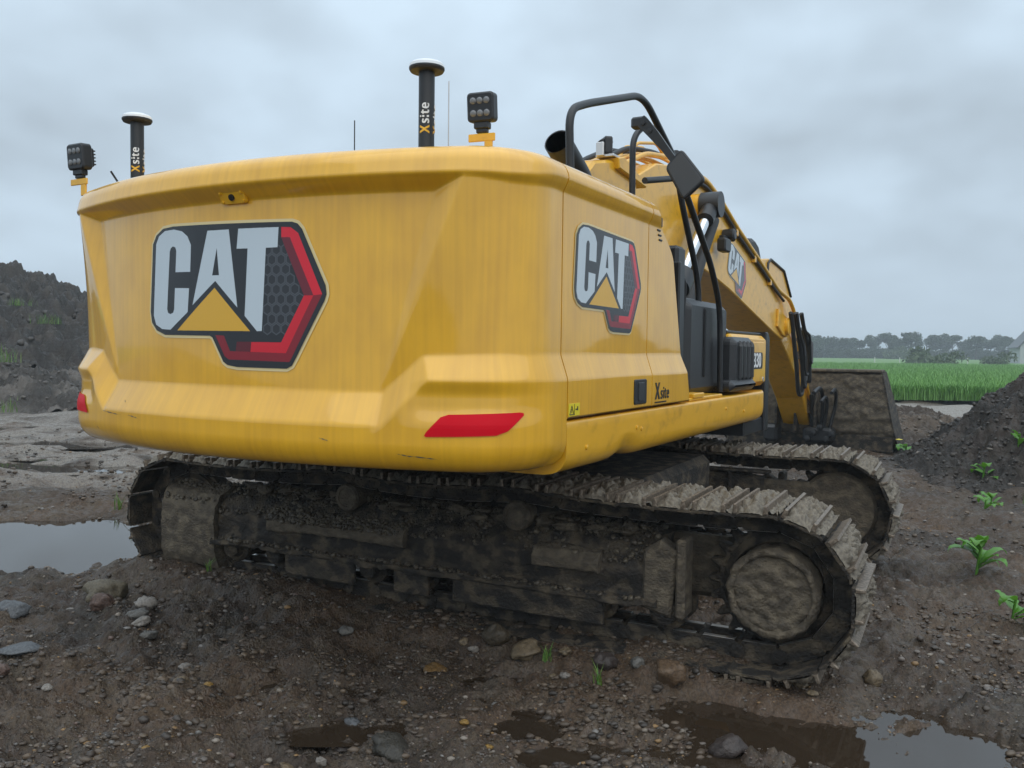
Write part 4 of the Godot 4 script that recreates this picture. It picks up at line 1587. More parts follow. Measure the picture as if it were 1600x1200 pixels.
func make_boom(ex: Node3D) -> void:
	var sf := side_frame()
	var mb := MB.new()
	mb.prism(P2([[0.1, 1.4], [0.15, 1.9], [0.5, 2.5], [1.2, 3.12], [1.9, 3.40], [2.6, 3.50], [3.2, 3.52], [3.85, 3.39], [4.54, 3.18], [5.3, 3.0], [6.0, 2.83], [6.8, 2.60], [7.45, 2.40], [7.72, 2.25], [7.76, 2.05], [7.62, 1.9], [7.42, 1.86], [6.88, 1.95], [5.56, 2.2], [4.47, 2.41], [3.7, 2.53], [3.2, 2.585], [2.56, 2.63], [1.95, 2.52], [1.35, 2.15], [0.8, 1.5], [0.55, 1.32], [0.3, 1.3]]), -0.27, 0.35, 0.012)
	var boom := part("boom", mb.mesh(mats.paint2), ex, sf)
	# nose plates and pin bosses
	mb = MB.new()
	mb.prism(P2([[7.0, 2.3], [7.62, 2.18], [7.72, 2.0], [7.55, 1.9], [7.3, 1.93], [6.95, 2.05]]), 0.345, 0.385, 0.01)
	mb.lathe([Vector2(0.13, 0.38), Vector2(0.13, 0.43), Vector2(0.1, 0.44), Vector2(0, 0.44)], 20, Transform3D(Basis.IDENTITY, Vector3(7.5, 2.06, 0)))
	part("pin_boss", mb.mesh(mats.paint2), boom)
	mb = MB.new()
	mb.lathe([Vector2(0.12, 0.34), Vector2(0.12, 0.45), Vector2(0.09, 0.46), Vector2(0, 0.46)], 20, Transform3D(Basis.IDENTITY, Vector3(2.95, 3.16, 0)))
	part("pin_boss", mb.mesh(mats.paint2), boom)
	emblem(boom, func(u, v, l):
		# follows the boom's slope
		var o := Vector2(4.42, 2.98)
		var ax := Vector2(0.975, -0.225)
		var ay := Vector2(-0.225, -0.975)
		var p = o + ax * u * 0.86 + ay * v * 0.86
		return Vector3(p.x, p.y, 0.35 + l))
	# work lamp on the boom flank
	mb = MB.new()
	mb.prism(rounded_rect(3.72, 2.78, 3.95, 2.93, 0.03), 0.40, 0.5, 0.015)
	mb.lathe([Vector2(0, 0.36), Vector2(0.07, 0.36), Vector2(0.075, 0.48), Vector2(0.05, 0.5), Vector2(0, 0.5)], 14, Transform3D(Basis.IDENTITY, Vector3(4.12, 3.0, 0)))
	mb.box(Vector3(3.98, 2.96, 0.4), Vector3(0.16, 0.04, 0.06), 0.008)
	part("boom_lamp", mb.mesh(mats.black), boom)
	# hydraulic lines along the top
	var topline := [[0.9, 2.98], [1.3, 3.28], [1.9, 3.5], [2.6, 3.6], [3.25, 3.61], [3.9, 3.47], [4.6, 3.25], [5.4, 3.05], [6.2, 2.85]]
	for k in 5:
		var w := 0.24 - 0.11 * k
		var pts := []
		for p in topline:
			pts.append(Vector3(p[0], p[1] + 0.012 * (k % 2), w))
		boom_pipe(boom, "hydraulic_pipe", pts, 0.024 if k % 2 == 0 else 0.018, mats.paint2)
	for k in 2:
		var pts := []
		for p in topline:
			pts.append(Vector3(p[0] - 0.1, p[1] + 0.045, 0.1 - 0.2 * k))
		boom_pipe(boom, "hydraulic_hose", pts.slice(0, 5), 0.025, mats.rubber)
	boom_pipe(boom, "guard_rail", [Vector3(1.6, 3.4, 0.2), Vector3(1.75, 3.57, 0.2), Vector3(2.3, 3.68, 0.2), Vector3(2.5, 3.6, 0.2)], 0.015, mats.paint2)
	boom_pipe(boom, "guard_rail", [Vector3(1.8, 3.4, 0.0), Vector3(1.95, 3.6, 0.0), Vector3(2.5, 3.7, 0.0), Vector3(2.7, 3.6, 0.0)], 0.015, mats.paint2)
	# side lines near the top edge
	boom_pipe(boom, "hydraulic_pipe", [Vector3(2.9, 3.47, 0.385), Vector3(3.3, 3.49, 0.385), Vector3(3.9, 3.36, 0.385), Vector3(4.6, 3.15, 0.385), Vector3(6.0, 2.80, 0.385), Vector3(6.9, 2.56, 0.385), Vector3(7.5, 2.46, 0.42), Vector3(7.75, 2.3, 0.44), Vector3(7.75, 2.15, 0.45)], 0.03, mats.paint2)
	boom_pipe(boom, "hydraulic_pipe", [Vector3(3.0, 3.41, 0.38), Vector3(3.35, 3.43, 0.38), Vector3(3.9, 3.30, 0.38), Vector3(4.6, 3.09, 0.38), Vector3(6.0, 2.745, 0.38), Vector3(6.7, 2.56, 0.38), Vector3(7.2, 2.42, 0.4)], 0.02, mats.rubber)
	for s in [[3.6, 3.41], [4.6, 3.14], [5.5, 2.91], [6.4, 2.68]]:
		mb = MB.new()
		mb.box(Vector3(s[0], s[1] - 0.02, 0.375), Vector3(0.08, 0.14, 0.05), 0.006)
		part("pipe_clamp", mb.mesh(mats.paint2), boom)
	# stick cylinder lying on the boom, black cover near its eye
	mb = MB.new()
	mb.tube(PackedVector3Array([Vector3(3.3, 3.75, 0.04), Vector3(5.6, 3.28, 0.04)]), 0.09, 14)
	mb.prism(P2([[5.35, 3.0], [5.55, 3.14], [5.75, 3.16], [5.95, 3.1], [6.1, 2.95], [6.1, 2.8], [5.5, 2.9]]), 0.1, 0.33, 0.05)
	part("stick_cylinder", mb.mesh(mats.rubber), boom)
	mb = MB.new()
	mb.tube(PackedVector3Array([Vector3(5.6, 3.28, 0.04), Vector3(6.5, 3.0, 0.04)]), 0.05, 14)
	part("cylinder_rod", mb.mesh(mats.chrome), boom)
	# lifting cylinder on the visible flank
	var e0 := Vector3(2.95, 3.16, 0.56)
	var e1 := Vector3(0.95, 1.45, 0.56)
	var dir := (e1 - e0).normalized()
	mb = MB.new()
	mb.tube(PackedVector3Array([e0 + dir * 1.25, e1]), 0.1, 18)
	mb.tube(PackedVector3Array([e0 + dir * 1.2, e0 + dir * 1.4]), 0.125, 18)
	var lc := part("lift_cylinder", mb.mesh(mats.black), ex, sf)
	mb = MB.new()
	mb.lathe([Vector2(0, -0.1), Vector2(0.13, -0.1), Vector2(0.13, 0.1), Vector2(0, 0.1)], 18, Transform3D(Basis.IDENTITY, e0))
	mb.tube(PackedVector3Array([e0 + dir * 0.1, e0 + dir * 0.28]), 0.085, 14)
	part("rod_eye", mb.mesh(mats.black), lc)
	mb = MB.new()
	mb.tube(PackedVector3Array([e0 + dir * 0.25, e0 + dir * 1.25]), 0.052, 18)
	part("cylinder_rod", mb.mesh(mats.chrome), lc)
	mb = MB.new()
	mb.tube(fillet([e0 + Vector3(0.22, -0.12, -0.05), e0 + Vector3(-0.2, -0.55, -0.05), e0 + Vector3(-0.75, -1.25, -0.05), e0 + Vector3(-1.2, -1.5, 0.0)], 0.2), 0.07, 12)
	part("cylinder_hose", mb.mesh(mats.rubber), lc)
	# stick
	mb = MB.new()
	mb.prism(P2([[6.15, 2.72], [6.22, 2.88], [6.42, 2.96], [6.9, 3.01], [7.85, 2.92], [8.4, 2.55], [8.75, 2.2], [9.4, 1.75], [10.1, 1.2], [10.75, 0.6], [10.95, 0.3], [10.8, 0.14], [10.6, 0.16], [9.65, 0.88], [8.5, 1.55], [7.8, 1.85], [7.0, 2.35]]), -0.21, 0.25, 0.015)
	var stick := part("stick", mb.mesh(mats.paint2), ex, sf)
	mb = MB.new()
	mb.tube(PackedVector3Array([Vector3(6.75, 2.6, 0.26), Vector3(6.78, 2.93, 0.26), Vector3(6.95, 3.0, 0.26), Vector3(7.84, 2.91, 0.26), Vector3(8.38, 2.55, 0.26)]), 0.02, 6)
	part("edge_seal", mb.mesh(mats.black), stick)
	boom_pipe(stick, "hydraulic_pipe", [Vector3(8.4, 2.0, 0.29), Vector3(9.2, 1.5, 0.29), Vector3(10.2, 0.75, 0.29), Vector3(10.5, 0.4, 0.29)], 0.028, mats.paint2)
	boom_pipe(stick, "hydraulic_pipe", [Vector3(8.8, 1.9, 0.28), Vector3(9.6, 1.35, 0.28), Vector3(10.4, 0.7, 0.28)], 0.02, mats.worn)
	for p in [[8.9, 1.7], [9.5, 1.25], [10.1, 0.75]]:
		mb = MB.new()
		mb.box(Vector3(p[0], p[1], 0.28), Vector3(0.12, 0.26, 0.08), 0.01)
		part("pipe_clamp", mb.mesh(mats.worn), stick)
	# hose loops from boom nose to stick
	for k in 6:
		var w: float = [0.46, 0.53, 0.49, 0.57, 0.44, 0.52][k]
		var dn: float = [1.0, 1.32, 1.12, 1.5, 1.62, 1.2][k]
		var o: float = [0.0, 0.12, 0.25, 0.4, 0.55, 0.7][k]
		boom_pipe(ex, "hose_loop", [hp(7.42 + 0.09 * k, w, 2.26), hp(7.62 + o * 0.8, w, 2.0), hp(7.95 + o, w, dn + 0.45), hp(8.25 + o * 0.8, w - 0.02, dn + 0.02), hp(8.7 + o * 0.4, w - 0.05, dn), hp(9.0 + o * 0.2, w - 0.1, dn + 0.35), hp(9.05 + 0.05 * k, w - 0.16, 1.85)], [0.034, 0.026, 0.034, 0.022, 0.026, 0.03][k], mats.rubber)
	# linkage and quick coupler
	mb = MB.new()
	mb.prism(P2([[9.9, 0.95], [10.2, 1.05], [10.6, 0.75], [10.75, 0.2], [10.4, 0.1], [10.1, 0.4]]), 0.3, 0.36, 0.01)
	mb.tube(fillet([Vector3(9.5, 1.0, 0.45), Vector3(9.8, 1.1, 0.5), Vector3(10.1, 0.9, 0.5), Vector3(10.15, 0.35, 0.48)], 0.15), 0.035, 8)
	mb.tube(fillet([Vector3(9.6, 0.85, 0.55), Vector3(9.85, 0.95, 0.6), Vector3(10.05, 0.7, 0.58), Vector3(10.1, 0.3, 0.5)], 0.15), 0.03, 8)
	mb.tube(fillet([Vector3(9.7, 1.0, 0.7), Vector3(10.0, 1.08, 0.72), Vector3(10.2, 0.8, 0.7), Vector3(10.15, 0.3, 0.6)], 0.15), 0.03, 8)
	mb.box(Vector3(10.1, 0.25, 0.45), Vector3(0.4, 0.26, 0.5), 0.05)
	mb.box(Vector3(10.1, 0.25, -0.35), Vector3(0.4, 0.3, 0.25), 0.05)
	for k in 5:
		mb.lathe([Vector2(0.05, -0.05), Vector2(0.05, 0.06), Vector2(0, 0.07)], 10, Transform3D(Basis(Vector3.UP, -PI / 2), Vector3(9.88, 0.2 + 0.1 * (k % 3), 0.3 + 0.1 * k)))
	part("quick_coupler", mb.mesh(mats.black), ex, sf)
	make_bucket(ex)

func make_bucket(ex: Node3D) -> void:
	var sf := side_frame()
	var mb := MB.new()
	# shell: profile (s, y) swept across, mud relief on it
	var nz := noise(FastNoiseLite.TYPE_SIMPLEX, 3.0, 4, 701)
	var prof := []
	for p in [[10.9, 1.36], [10.35, 1.34], [10.3, 1.3], [10.28, 1.0], [10.27, 0.6], [10.3, 0.32], [10.42, 0.12], [10.7, 0.02], [11.3, 0.0], [11.6, 0.03]]:
		prof.append(Vector2(p[0], p[1]))
	var fine := []
	for k in prof.size() - 1:
		for t in 8:
			fine.append((prof[k] as Vector2).lerp(prof[k + 1], t / 8.0))
	fine.append(prof[-1])
	var rows := []
	for i in 61:
		var u := i / 60.0
		var row := PackedVector3Array()
		for q in fine:
			var w := lerpf(-1.02, 1.40, u)
			w += (0.28 * (1.0 - q.y / 1.36)) * (u * 2.0 - 1.0)
			var lump := maxf(0.0, nz.get_noise_2d(w, q.y * 1.3) + 0.1) * 0.06
			row.push_back(Vector3(q.x - lump, q.y, w))
		rows.append(row)
	mb.grid(rows, false)
	var bk := part("bucket", mb.mesh(mats.dirt), ex, sf)
	for sg in [1.0, -1.0]:
		mb = MB.new()
		var base_w := 1.40 if sg > 0 else -1.02
		var r2 := []
		for d in [0.0, 0.03]:
			var row := PackedVector3Array()
			for q in fine:
				row.push_back(Vector3(q.x - 0.02, q.y, base_w + sg * (0.28 * (1.0 - q.y / 1.36) + d)))
			r2.append(row)
		# side plate as a fan towards the mouth
		var mouth := Vector3(11.35, 0.75, base_w + sg * 0.12)
		for d in 2:
			var rw: PackedVector3Array = r2[d]
			for k in rw.size() - 1:
				if (d == 1) == (sg > 0):
					mb.tri(mouth + Vector3(0, 0, sg * 0.03 * d), rw[k], rw[k + 1])
				else:
					mb.tri(mouth + Vector3(0, 0, sg * 0.03 * d), rw[k + 1], rw[k])
		mb.grid(r2, sg < 0)
		part("side_plate", mb.mesh(mats.grime), bk)
	mb = MB.new()
	mb.box(Vector3(10.5, 1.37, 0.19), Vector3(0.5, 0.05, 2.46), 0.012)
	part("top_lip", mb.mesh(mats.dirt), bk)
	mb = MB.new()
	mb.box(Vector3(10.36, 0.12, 0.19), Vector3(0.12, 0.3, 2.85), 0.03)
	part("wear_strip", mb.mesh(mats.grime), bk)
	mb = MB.new()
	for w in [-0.28, 0.05, 0.38]:
		mb.prism(P2([[10.3, 0.25], [10.0, 0.3], [10.0, 0.7], [10.3, 1.1]]), w - 0.02, w + 0.02, 0.005)
	part("hanger_ear", mb.mesh(mats.grime), bk)

# --------------------------------------------------------------- undercarriage
const WHEEL_Y := 0.472
const PITCH_R := 0.345
const IDLER_A := -1.98
const SPROCKET_A := 2.14

# closed line of the chain pins, seen from outside
func track_path() -> PackedVector2Array:
	var o := PackedVector2Array()
	for k in 41:
		o.push_back(Vector2(lerpf(IDLER_A, SPROCKET_A, k / 40.0), WHEEL_Y - PITCH_R))
	for k in range(1, 40):
		var a := -PI / 2 + PI * k / 40.0
		o.push_back(Vector2(SPROCKET_A + cos(a) * PITCH_R, WHEEL_Y + sin(a) * PITCH_R))
	for k in 81:
		var t := k / 80.0
		var a := lerpf(SPROCKET_A, IDLER_A, t)
		# held up by two carrier rollers, sagging between
		var y := WHEEL_Y + PITCH_R
		var lift := 0.025
		var knots := [[IDLER_A, 0.0], [-0.55, lift], [0.67, lift], [SPROCKET_A, 0.0]]
		for s in 3:
			if a >= knots[s][0] - 1e-4 and a <= knots[s + 1][0] + 1e-4:
				var q: float = (a - knots[s][0]) / (knots[s + 1][0] - knots[s][0])
				y += lerpf(knots[s][1], knots[s + 1][1], q) - 0.035 * 4.0 * q * (1.0 - q) * (1.0 if s == 1 else 0.7)
		o.push_back(Vector2(a, y))
	for k in range(1, 40):
		var a := PI / 2 + PI * k / 40.0
		o.push_back(Vector2(IDLER_A + cos(a) * PITCH_R, WHEEL_Y + sin(a) * PITCH_R))
	return o

func shoe_mesh(sd: int, pitch: float, clean := 0.0) -> ArrayMesh:
	var r := RandomNumberGenerator.new()
	r.seed = sd
	var h := pitch * 0.5
	var mb := MB.new()
	# plate
	mb.prism(P2([[-h + 0.002, 0.05], [h - 0.01, 0.05], [h + 0.012, 0.04], [h + 0.014, 0.052], [h - 0.008, 0.066], [-h + 0.004, 0.066]]), -0.3, 0.3, 0.002)
	var am := mb.mesh(mats.grime)
	mb = MB.new()
	# two bars
	mb.prism(P2([[-h + 0.006, 0.066], [-h + 0.03, 0.066], [-h + 0.025, 0.112], [-h + 0.010, 0.112]]), -0.3, 0.3, 0.004)
	mb.prism(P2([[h - 0.055, 0.066], [h - 0.03, 0.066], [h - 0.034, 0.108], [h - 0.050, 0.108]]), -0.3, 0.3, 0.004)
	mb.mesh(mats.worn, am)
	# caked soil between the bars
	var nz := noise(FastNoiseLite.TYPE_SIMPLEX, 9.0, 4, sd * 13 + 5)
	var nf := noise(FastNoiseLite.TYPE_SIMPLEX, 42.0, 3, sd * 17 + 3)
	var cake := MB.new()
	var rows := []
	var nx := 14
	var nzc := 54
	for i in nx + 1:
		var row := PackedVector3Array()
		for j in nzc + 1:
			var u := float(i) / nx
			var w := float(j) / nzc
			var x := lerpf(-h + 0.024, h - 0.052, u)
			var z := lerpf(-0.302, 0.302, w)
			var edge := minf(1.0, minf(w, 1.0 - w) * 14.0)
			var y := 0.098 + nz.get_noise_2d(x * 1.4 + sd, z) * 0.036 + nf.get_noise_2d(x * 0.7, z * 0.7) * 0.012
			y = lerpf(0.072, y, sqrt(edge))
			y -= 0.012 * (1.0 - minf(1.0, minf(u, 1.0 - u) * 6.0))
			z += nf.get_noise_2d(x * 1.3, w * 0.4 + 7.0) * 0.012 * (1.0 - edge)
			row.push_back(Vector3(x, maxf(y, 0.06), z))
		rows.append(row)
	cake.grid(rows, true)
	# soil between this bar and the next shoe
	rows = []
	for i in 6:
		var row := PackedVector3Array()
		for j in nzc + 1:
			var u := i / 5.0
			var x := lerpf(h - 0.031, h + 0.016, u)
			var z := lerpf(-0.297, 0.297, float(j) / nzc)
			row.push_back(Vector3(x, 0.074 + nz.get_noise_2d(x * 3.0 + 50.0, z) * 0.02 + nf.get_noise_2d(x + 4.0, z) * 0.008, z))
		rows.append(row)
	cake.grid(rows, true)
	return cake.mesh(mats.mud, am)

func link_mesh(pitch: float) -> ArrayMesh:
	var h := pitch * 0.5
	var mb := MB.new()
	for z in [-0.085, 0.085]:
		mb.prism(P2([[-h + 0.004, -0.03], [-h + 0.022, -0.052], [h - 0.022, -0.052], [h - 0.004, -0.03], [h - 0.004, 0.022], [h - 0.03, 0.05], [-h + 0.03, 0.05], [-h + 0.004, 0.022]]), z - 0.022, z + 0.022, 0.004)
	mb.lathe([Vector2(0, -0.122), Vector2(0.02, -0.122), Vector2(0.038, -0.116), Vector2(0.038, 0.116), Vector2(0.02, 0.122), Vector2(0, 0.122)], 14, Transform3D(Basis.IDENTITY, Vector3(h, 0, 0)))
	var am := mb.mesh(mats.grime)
	var rb := MB.new()
	for z in [-0.085, 0.085]:
		rb.box(Vector3(0, -0.051, z), Vector3(pitch * 0.8, 0.005, 0.034), 0.001)
	return rb.mesh(mats.steel, am)

func make_track(uc: Node3D, ex: Node3D, frame: Transform3D, near: bool) -> void:
	var path := track_path()
	var m := path.size()
	var cum := PackedFloat32Array([0.0])
	for k in m:
		cum.push_back(cum[k] + path[k].distance_to(path[(k + 1) % m]))
	var total := cum[m]
	var count := 50
	var pitch := total / count
	var shoes := []
	for k in 6:
		shoes.append(shoe_mesh(900 + k + (0 if near else 20), pitch))
	var lm := link_mesh(pitch)
	var tr := part("track", lm, ex, frame)
	tr.mesh = null
	var seg := 0
	var phase := 0.4 if near else 0.1
	var chain := MB.new()
	for i in count:
		var want := fposmod((i + phase) * pitch, total)
		seg = 0
		while cum[seg + 1] < want:
			seg += 1
		var t := (want - cum[seg]) / (cum[seg + 1] - cum[seg])
		var p := path[seg].lerp(path[(seg + 1) % m], t)
		var a0 := fposmod(want - pitch * 0.5, total)
		var a1 := fposmod(want + pitch * 0.5, total)
		var pp := []
		for a in [a0, a1]:
			var sg2 := 0
			while cum[sg2 + 1] < a:
				sg2 += 1
			pp.append(path[sg2].lerp(path[(sg2 + 1) % m], (a - cum[sg2]) / (cum[sg2 + 1] - cum[sg2])))
		p = (pp[0] + pp[1]) * 0.5
		var dir: Vector2 = (pp[1] - pp[0]).normalized()
		# travel runs counter-clockwise seen from +z, so outside lies to the right of it
		var x := Vector3(-dir.x, -dir.y, 0)
		var y := Vector3(dir.y, -dir.x, 0)
		var fr := Transform3D(Basis(x, y, x.cross(y)), Vector3(p.x, p.y, 0))
		part("track_shoe", shoes[(i * 7 + i / 3) % 6], tr, fr)
		part("track_link", lm, tr, fr)

func mud_sweep(profile: Array, a0: float, a1: float, n: int, amp: float, sd: int, per := 6) -> MB:
	# closed cross-section (z, y) swept along x with lumps
	var nz := noise(FastNoiseLite.TYPE_SIMPLEX, 2.2, 4, sd)
	var nf := noise(FastNoiseLite.TYPE_SIMPLEX, 14.0, 3, sd + 1)
	var ring := []
	var m := profile.size()
	for k in m:
		var a := Vector2(profile[k][0], profile[k][1])
		var b := Vector2(profile[(k + 1) % m][0], profile[(k + 1) % m][1])
		for t in per:
			ring.append(a.lerp(b, float(t) / per))
	var c := Vector2.ZERO
	for q in ring:
		c += q / ring.size()
	var rows := []
	for i in n + 1:
		var x := lerpf(a0, a1, float(i) / n)
		var row := PackedVector3Array()
		for q in ring:
			var d: Vector2 = (q - c).normalized()
			var o := maxf(nz.get_noise_3d(x, q.x * 2.0, q.y * 2.0), -0.25) * amp + nf.get_noise_3d(x, q.x, q.y) * amp * 0.35
			row.push_back(Vector3(x, q.y + d.y * o, q.x + d.x * o))
		rows.append(row)
	var mb := MB.new()
	mb.grid(rows, false, true)
	for e in [0, n]:
		var rw: PackedVector3Array = rows[e]
		var mid := Vector3.ZERO
		for p in rw:
			mid += p / rw.size()
		for k in rw.size():
			var k2 := (k + 1) % rw.size()
			if e == 0:
				mb.tri(mid, rw[k], rw[k2])
			else:
				mb.tri(mid, rw[k2], rw[k])
	return mb

func make_undercarriage(ex: Node3D) -> void:
	# frame of the undercarriage within the excavator: x along the tracks, z across
	var turn := deg_to_rad(TRACK_TURN + HOUSE_TURN)
	var uc := Transform3D(Basis(Vector3.UP, turn), Vector3.ZERO)
	# car body
	var mb := MB.new()
	mb.box(Vector3(0, 0.68, 0), Vector3(2.5, 0.4, 1.6), 0.05)
	for sx in [-1.0, 1.0]:
		for sz in [-1.0, 1.0]:
			mb.xf = Transform3D(Basis(Vector3.UP, -sx * sz * 0.5), Vector3(sx * 0.75, 0.62, sz * 0.85))
			mb.box(Vector3.ZERO, Vector3(0.5, 0.3, 0.9), 0.05)
	mb.xf = Transform3D.IDENTITY
	part("car_body", mb.mesh(mats.grime), ex, uc)
	mb = MB.new()
	mb.lathe([Vector2(0.0, 0.84), Vector2(0.68, 0.84), Vector2(0.68, 0.93), Vector2(0.63, 0.94), Vector2(0.63, 1.12), Vector2(0, 1.12)], 40, Transform3D(Basis(Vector3.RIGHT, -PI / 2), Vector3.ZERO))
	part("swing_bearing", mb.mesh(mats.grime), ex, uc)
	for near in [true, false]:
		var zc := 1.295 if near else -1.295
		var sg := 1.0 if near else -1.0
		var fr := uc * Transform3D(Basis.IDENTITY, Vector3(0, 0, zc))
		make_track(null, ex, fr, near)
		make_track_frame(ex, fr, sg, near)

func make_track_frame(ex: Node3D, fr: Transform3D, sg: float, near: bool) -> void:
	# profile (z outwards, y); sg turns the outer side away from the machine
	var pr := []
	for p in [[-0.2, 0.38], [-0.17, 0.3], [0.16, 0.3], [0.19, 0.315], [0.245, 0.32], [0.245, 0.35], [0.195, 0.36], [0.2, 0.45], [0.185, 0.54], [0.12, 0.61], [0.03, 0.675], [-0.1, 0.685], [-0.18, 0.64]]:
		pr.append([p[0] * sg, p[1]])
	if sg < 0:
		pr.reverse()
	var mb := mud_sweep(pr, -1.62, 1.55, 150, 0.03, 1001 if near else 1011)
	var tf := part("track_frame", mb.mesh(mats.grime), ex, fr)
	# raised box rib along the outer flank
	pr = []
	for p in [[0.18, 0.46], [0.235, 0.465], [0.24, 0.52], [0.2, 0.565], [0.14, 0.58]]:
		pr.append([p[0] * sg, p[1]])
	if sg < 0:
		pr.reverse()
	part("flank_rib", mud_sweep(pr, -1.13, -0.05, 60, 0.018, 1021).mesh(mats.dirt), tf)
	part("flank_rib", mud_sweep(pr, 0.82, 1.22, 30, 0.014, 1022).mesh(mats.dirt), tf)
	# idler guard: rounded cover plate at the front end
	pr = []
	for p in [[0.1, 0.12], [0.19, 0.13], [0.23, 0.22], [0.235, 0.42], [0.225, 0.56], [0.18, 0.645], [0.06, 0.68], [-0.05, 0.66], [-0.05, 0.2]]:
		pr.append([p[0] * sg, p[1]])
	if sg < 0:
		pr.reverse()
	part("idler_guard", mud_sweep(pr, -2.12, -1.6, 40, 0.022, 1031).mesh(mats.dirt), tf)
	# idler wheel
	var zt := Transform3D(Basis.IDENTITY, Vector3(IDLER_A, WHEEL_Y, 0))
	mb = MB.new()
	mb.lathe([Vector2(0, -0.16), Vector2(0.14, -0.16), Vector2(0.15, -0.1), Vector2(0.24, -0.06), Vector2(0.29, -0.09), Vector2(0.295, -0.05), Vector2(0.31, -0.04), Vector2(0.31, 0.04), Vector2(0.295, 0.05), Vector2(0.29, 0.09), Vector2(0.24, 0.06), Vector2(0.15, 0.1), Vector2(0.14, 0.16), Vector2(0, 0.16)], 40, zt)
	part("idler_wheel", mb.mesh(mats.grime), tf)
	# sprocket with teeth
	var teeth := 23
	var sp := PackedVector2Array()
	for k in teeth:
		var a := TAU * k / teeth
		var da := TAU / teeth
		for q in [[0.0, 0.305], [0.18, 0.31], [0.36, 0.358], [0.5, 0.37], [0.64, 0.358], [0.82, 0.31]]:
			sp.push_back(Vector2(cos(a + da * q[0]), sin(a + da * q[0])) * q[1])
	mb = MB.new()
	mb.xf = Transform3D(Basis.IDENTITY, Vector3(SPROCKET_A, WHEEL_Y, 0))
	mb.prism(sp, -0.035, 0.035, 0.008)
	mb.lathe([Vector2(0, 0.03), Vector2(0.28, 0.03), Vector2(0.28, 0.05), Vector2(0.26, 0.07), Vector2(0.24, 0.09)], 36, Transform3D(Basis.IDENTITY, Vector3.ZERO) if sg > 0 else Transform3D(Basis(Vector3.UP, PI), Vector3.ZERO))
	var spr := part("sprocket", mb.mesh(mats.grime), tf)
	# final drive: mud-caked drum
	var nz := noise(FastNoiseLite.TYPE_SIMPLEX, 9.0, 4, 1041)
	var nb := noise(FastNoiseLite.TYPE_SIMPLEX, 30.0, 3, 1042)
	mb = MB.new()
	var rows := []
	var prof := [[0.225, 0.06], [0.226, 0.1], [0.226, 0.15], [0.228, 0.19], [0.226, 0.215], [0.215, 0.226], [0.2, 0.228], [0.19, 0.222], [0.188, 0.208]]
	for q in prof:
		var row := PackedVector3Array()
		for j in 72:
			var a := TAU * j / 72.0
			var x = cos(a) * q[0]
			var y = sin(a) * q[0]
			var o := nz.get_noise_2d(x * 1.3, y * 1.3) * 0.02 + nb.get_noise_2d(x, y) * 0.006
			var f := 1.0 + (nz.get_noise_2d(cos(a) * 0.3 + 9.0, sin(a) * 0.3 + q[1]) * 0.05 if q[0] > 0.2 else 0.0)
			row.push_back(Vector3(SPROCKET_A + x * f, WHEEL_Y + y * f, (q[1] + o * (1.0 if q[1] > 0.2 else 0.0)) * sg))
		rows.append(row)
	mb.grid(rows, sg > 0, true)
	rows = []
	for i in 29:
		var row := PackedVector3Array()
		for j in 29:
			var u := i / 14.0 - 1.0
			var v := j / 14.0 - 1.0
			var p := Vector2(u * sqrt(1.0 - v * v * 0.5), v * sqrt(1.0 - u * u * 0.5)) * 0.191
			var o := nz.get_noise_2d(p.x * 1.3, p.y * 1.3) * 0.02 + nb.get_noise_2d(p.x, p.y) * 0.006
			row.push_back(Vector3(SPROCKET_A + p.x, WHEEL_Y + p.y, (0.209 + o) * sg))
		rows.append(row)
	mb.grid(rows, sg < 0)
	part("final_drive", mb.mesh(mats.dirt), tf)
	# inner drive motor cover
	mb = MB.new()
	mb.lathe([Vector2(0.29, 0.02), Vector2(0.29, 0.12), Vector2(0.27, 0.16), Vector2(0, 0.17)], 32, Transform3D(Basis(Vector3.UP, PI if sg > 0 else 0.0), Vector3(SPROCKET_A, WHEEL_Y, 0)))
	mb.box(Vector3(1.55, 0.5, -0.12 * sg), Vector3(0.9, 0.34, 0.1), 0.03)
	part("motor_cover", mb.mesh(mats.dirt), tf)
	# inner side of the frame: plates with stiffeners
	mb = MB.new()
	mb.prism(P2([[-1.5, 0.3], [1.6, 0.3], [1.6, 0.70], [1.0, 0.735], [0.2, 0.742], [-0.6, 0.742], [-1.5, 0.735]]), (-0.225 if sg > 0 else 0.175), (-0.175 if sg > 0 else 0.225), 0.015)
	for k in 4:
		mb.box(Vector3(0.2 + 0.38 * k, 0.55, -0.235 * sg), Vector3(0.03, 0.42, 0.04), 0.006)
	mb.box(Vector3(1.25, 0.735, -0.21 * sg), Vector3(0.8, 0.025, 0.1), 0.008)
	part("frame_plate", mb.mesh(mats.grime), tf)
	# end bracket before the sprocket
	mb = MB.new()
	mb.prism(P2([[1.46, 0.31], [1.62, 0.27], [1.66, 0.62], [1.56, 0.68], [1.47, 0.62]]), 0.1 * sg if sg > 0 else -0.22, 0.22 if sg > 0 else -0.1, 0.015)
	mb.box(Vector3(1.68, 0.49, 0.17 * sg), Vector3(0.05, 0.42, 0.16), 0.012)
	part("end_bracket", mb.mesh(mats.dirt), tf)
	# carrier rollers
	for a in [-0.55, 0.67]:
		mb = MB.new()
		var t := Transform3D(Basis.IDENTITY if sg > 0 else Basis(Vector3.UP, PI), Vector3(a, 0.71, 0))
		mb.lathe([Vector2(0.0, -0.13), Vector2(0.07, -0.13), Vector2(0.07, 0.0), Vector2(0.085, 0.02), Vector2(0.09, 0.13), Vector2(0.08, 0.145), Vector2(0.06, 0.148), Vector2(0.055, 0.14), Vector2(0, 0.142)], 24, t)
		mb.box(Vector3(a, 0.65, -0.05 * sg), Vector3(0.12, 0.14, 0.1), 0.01)
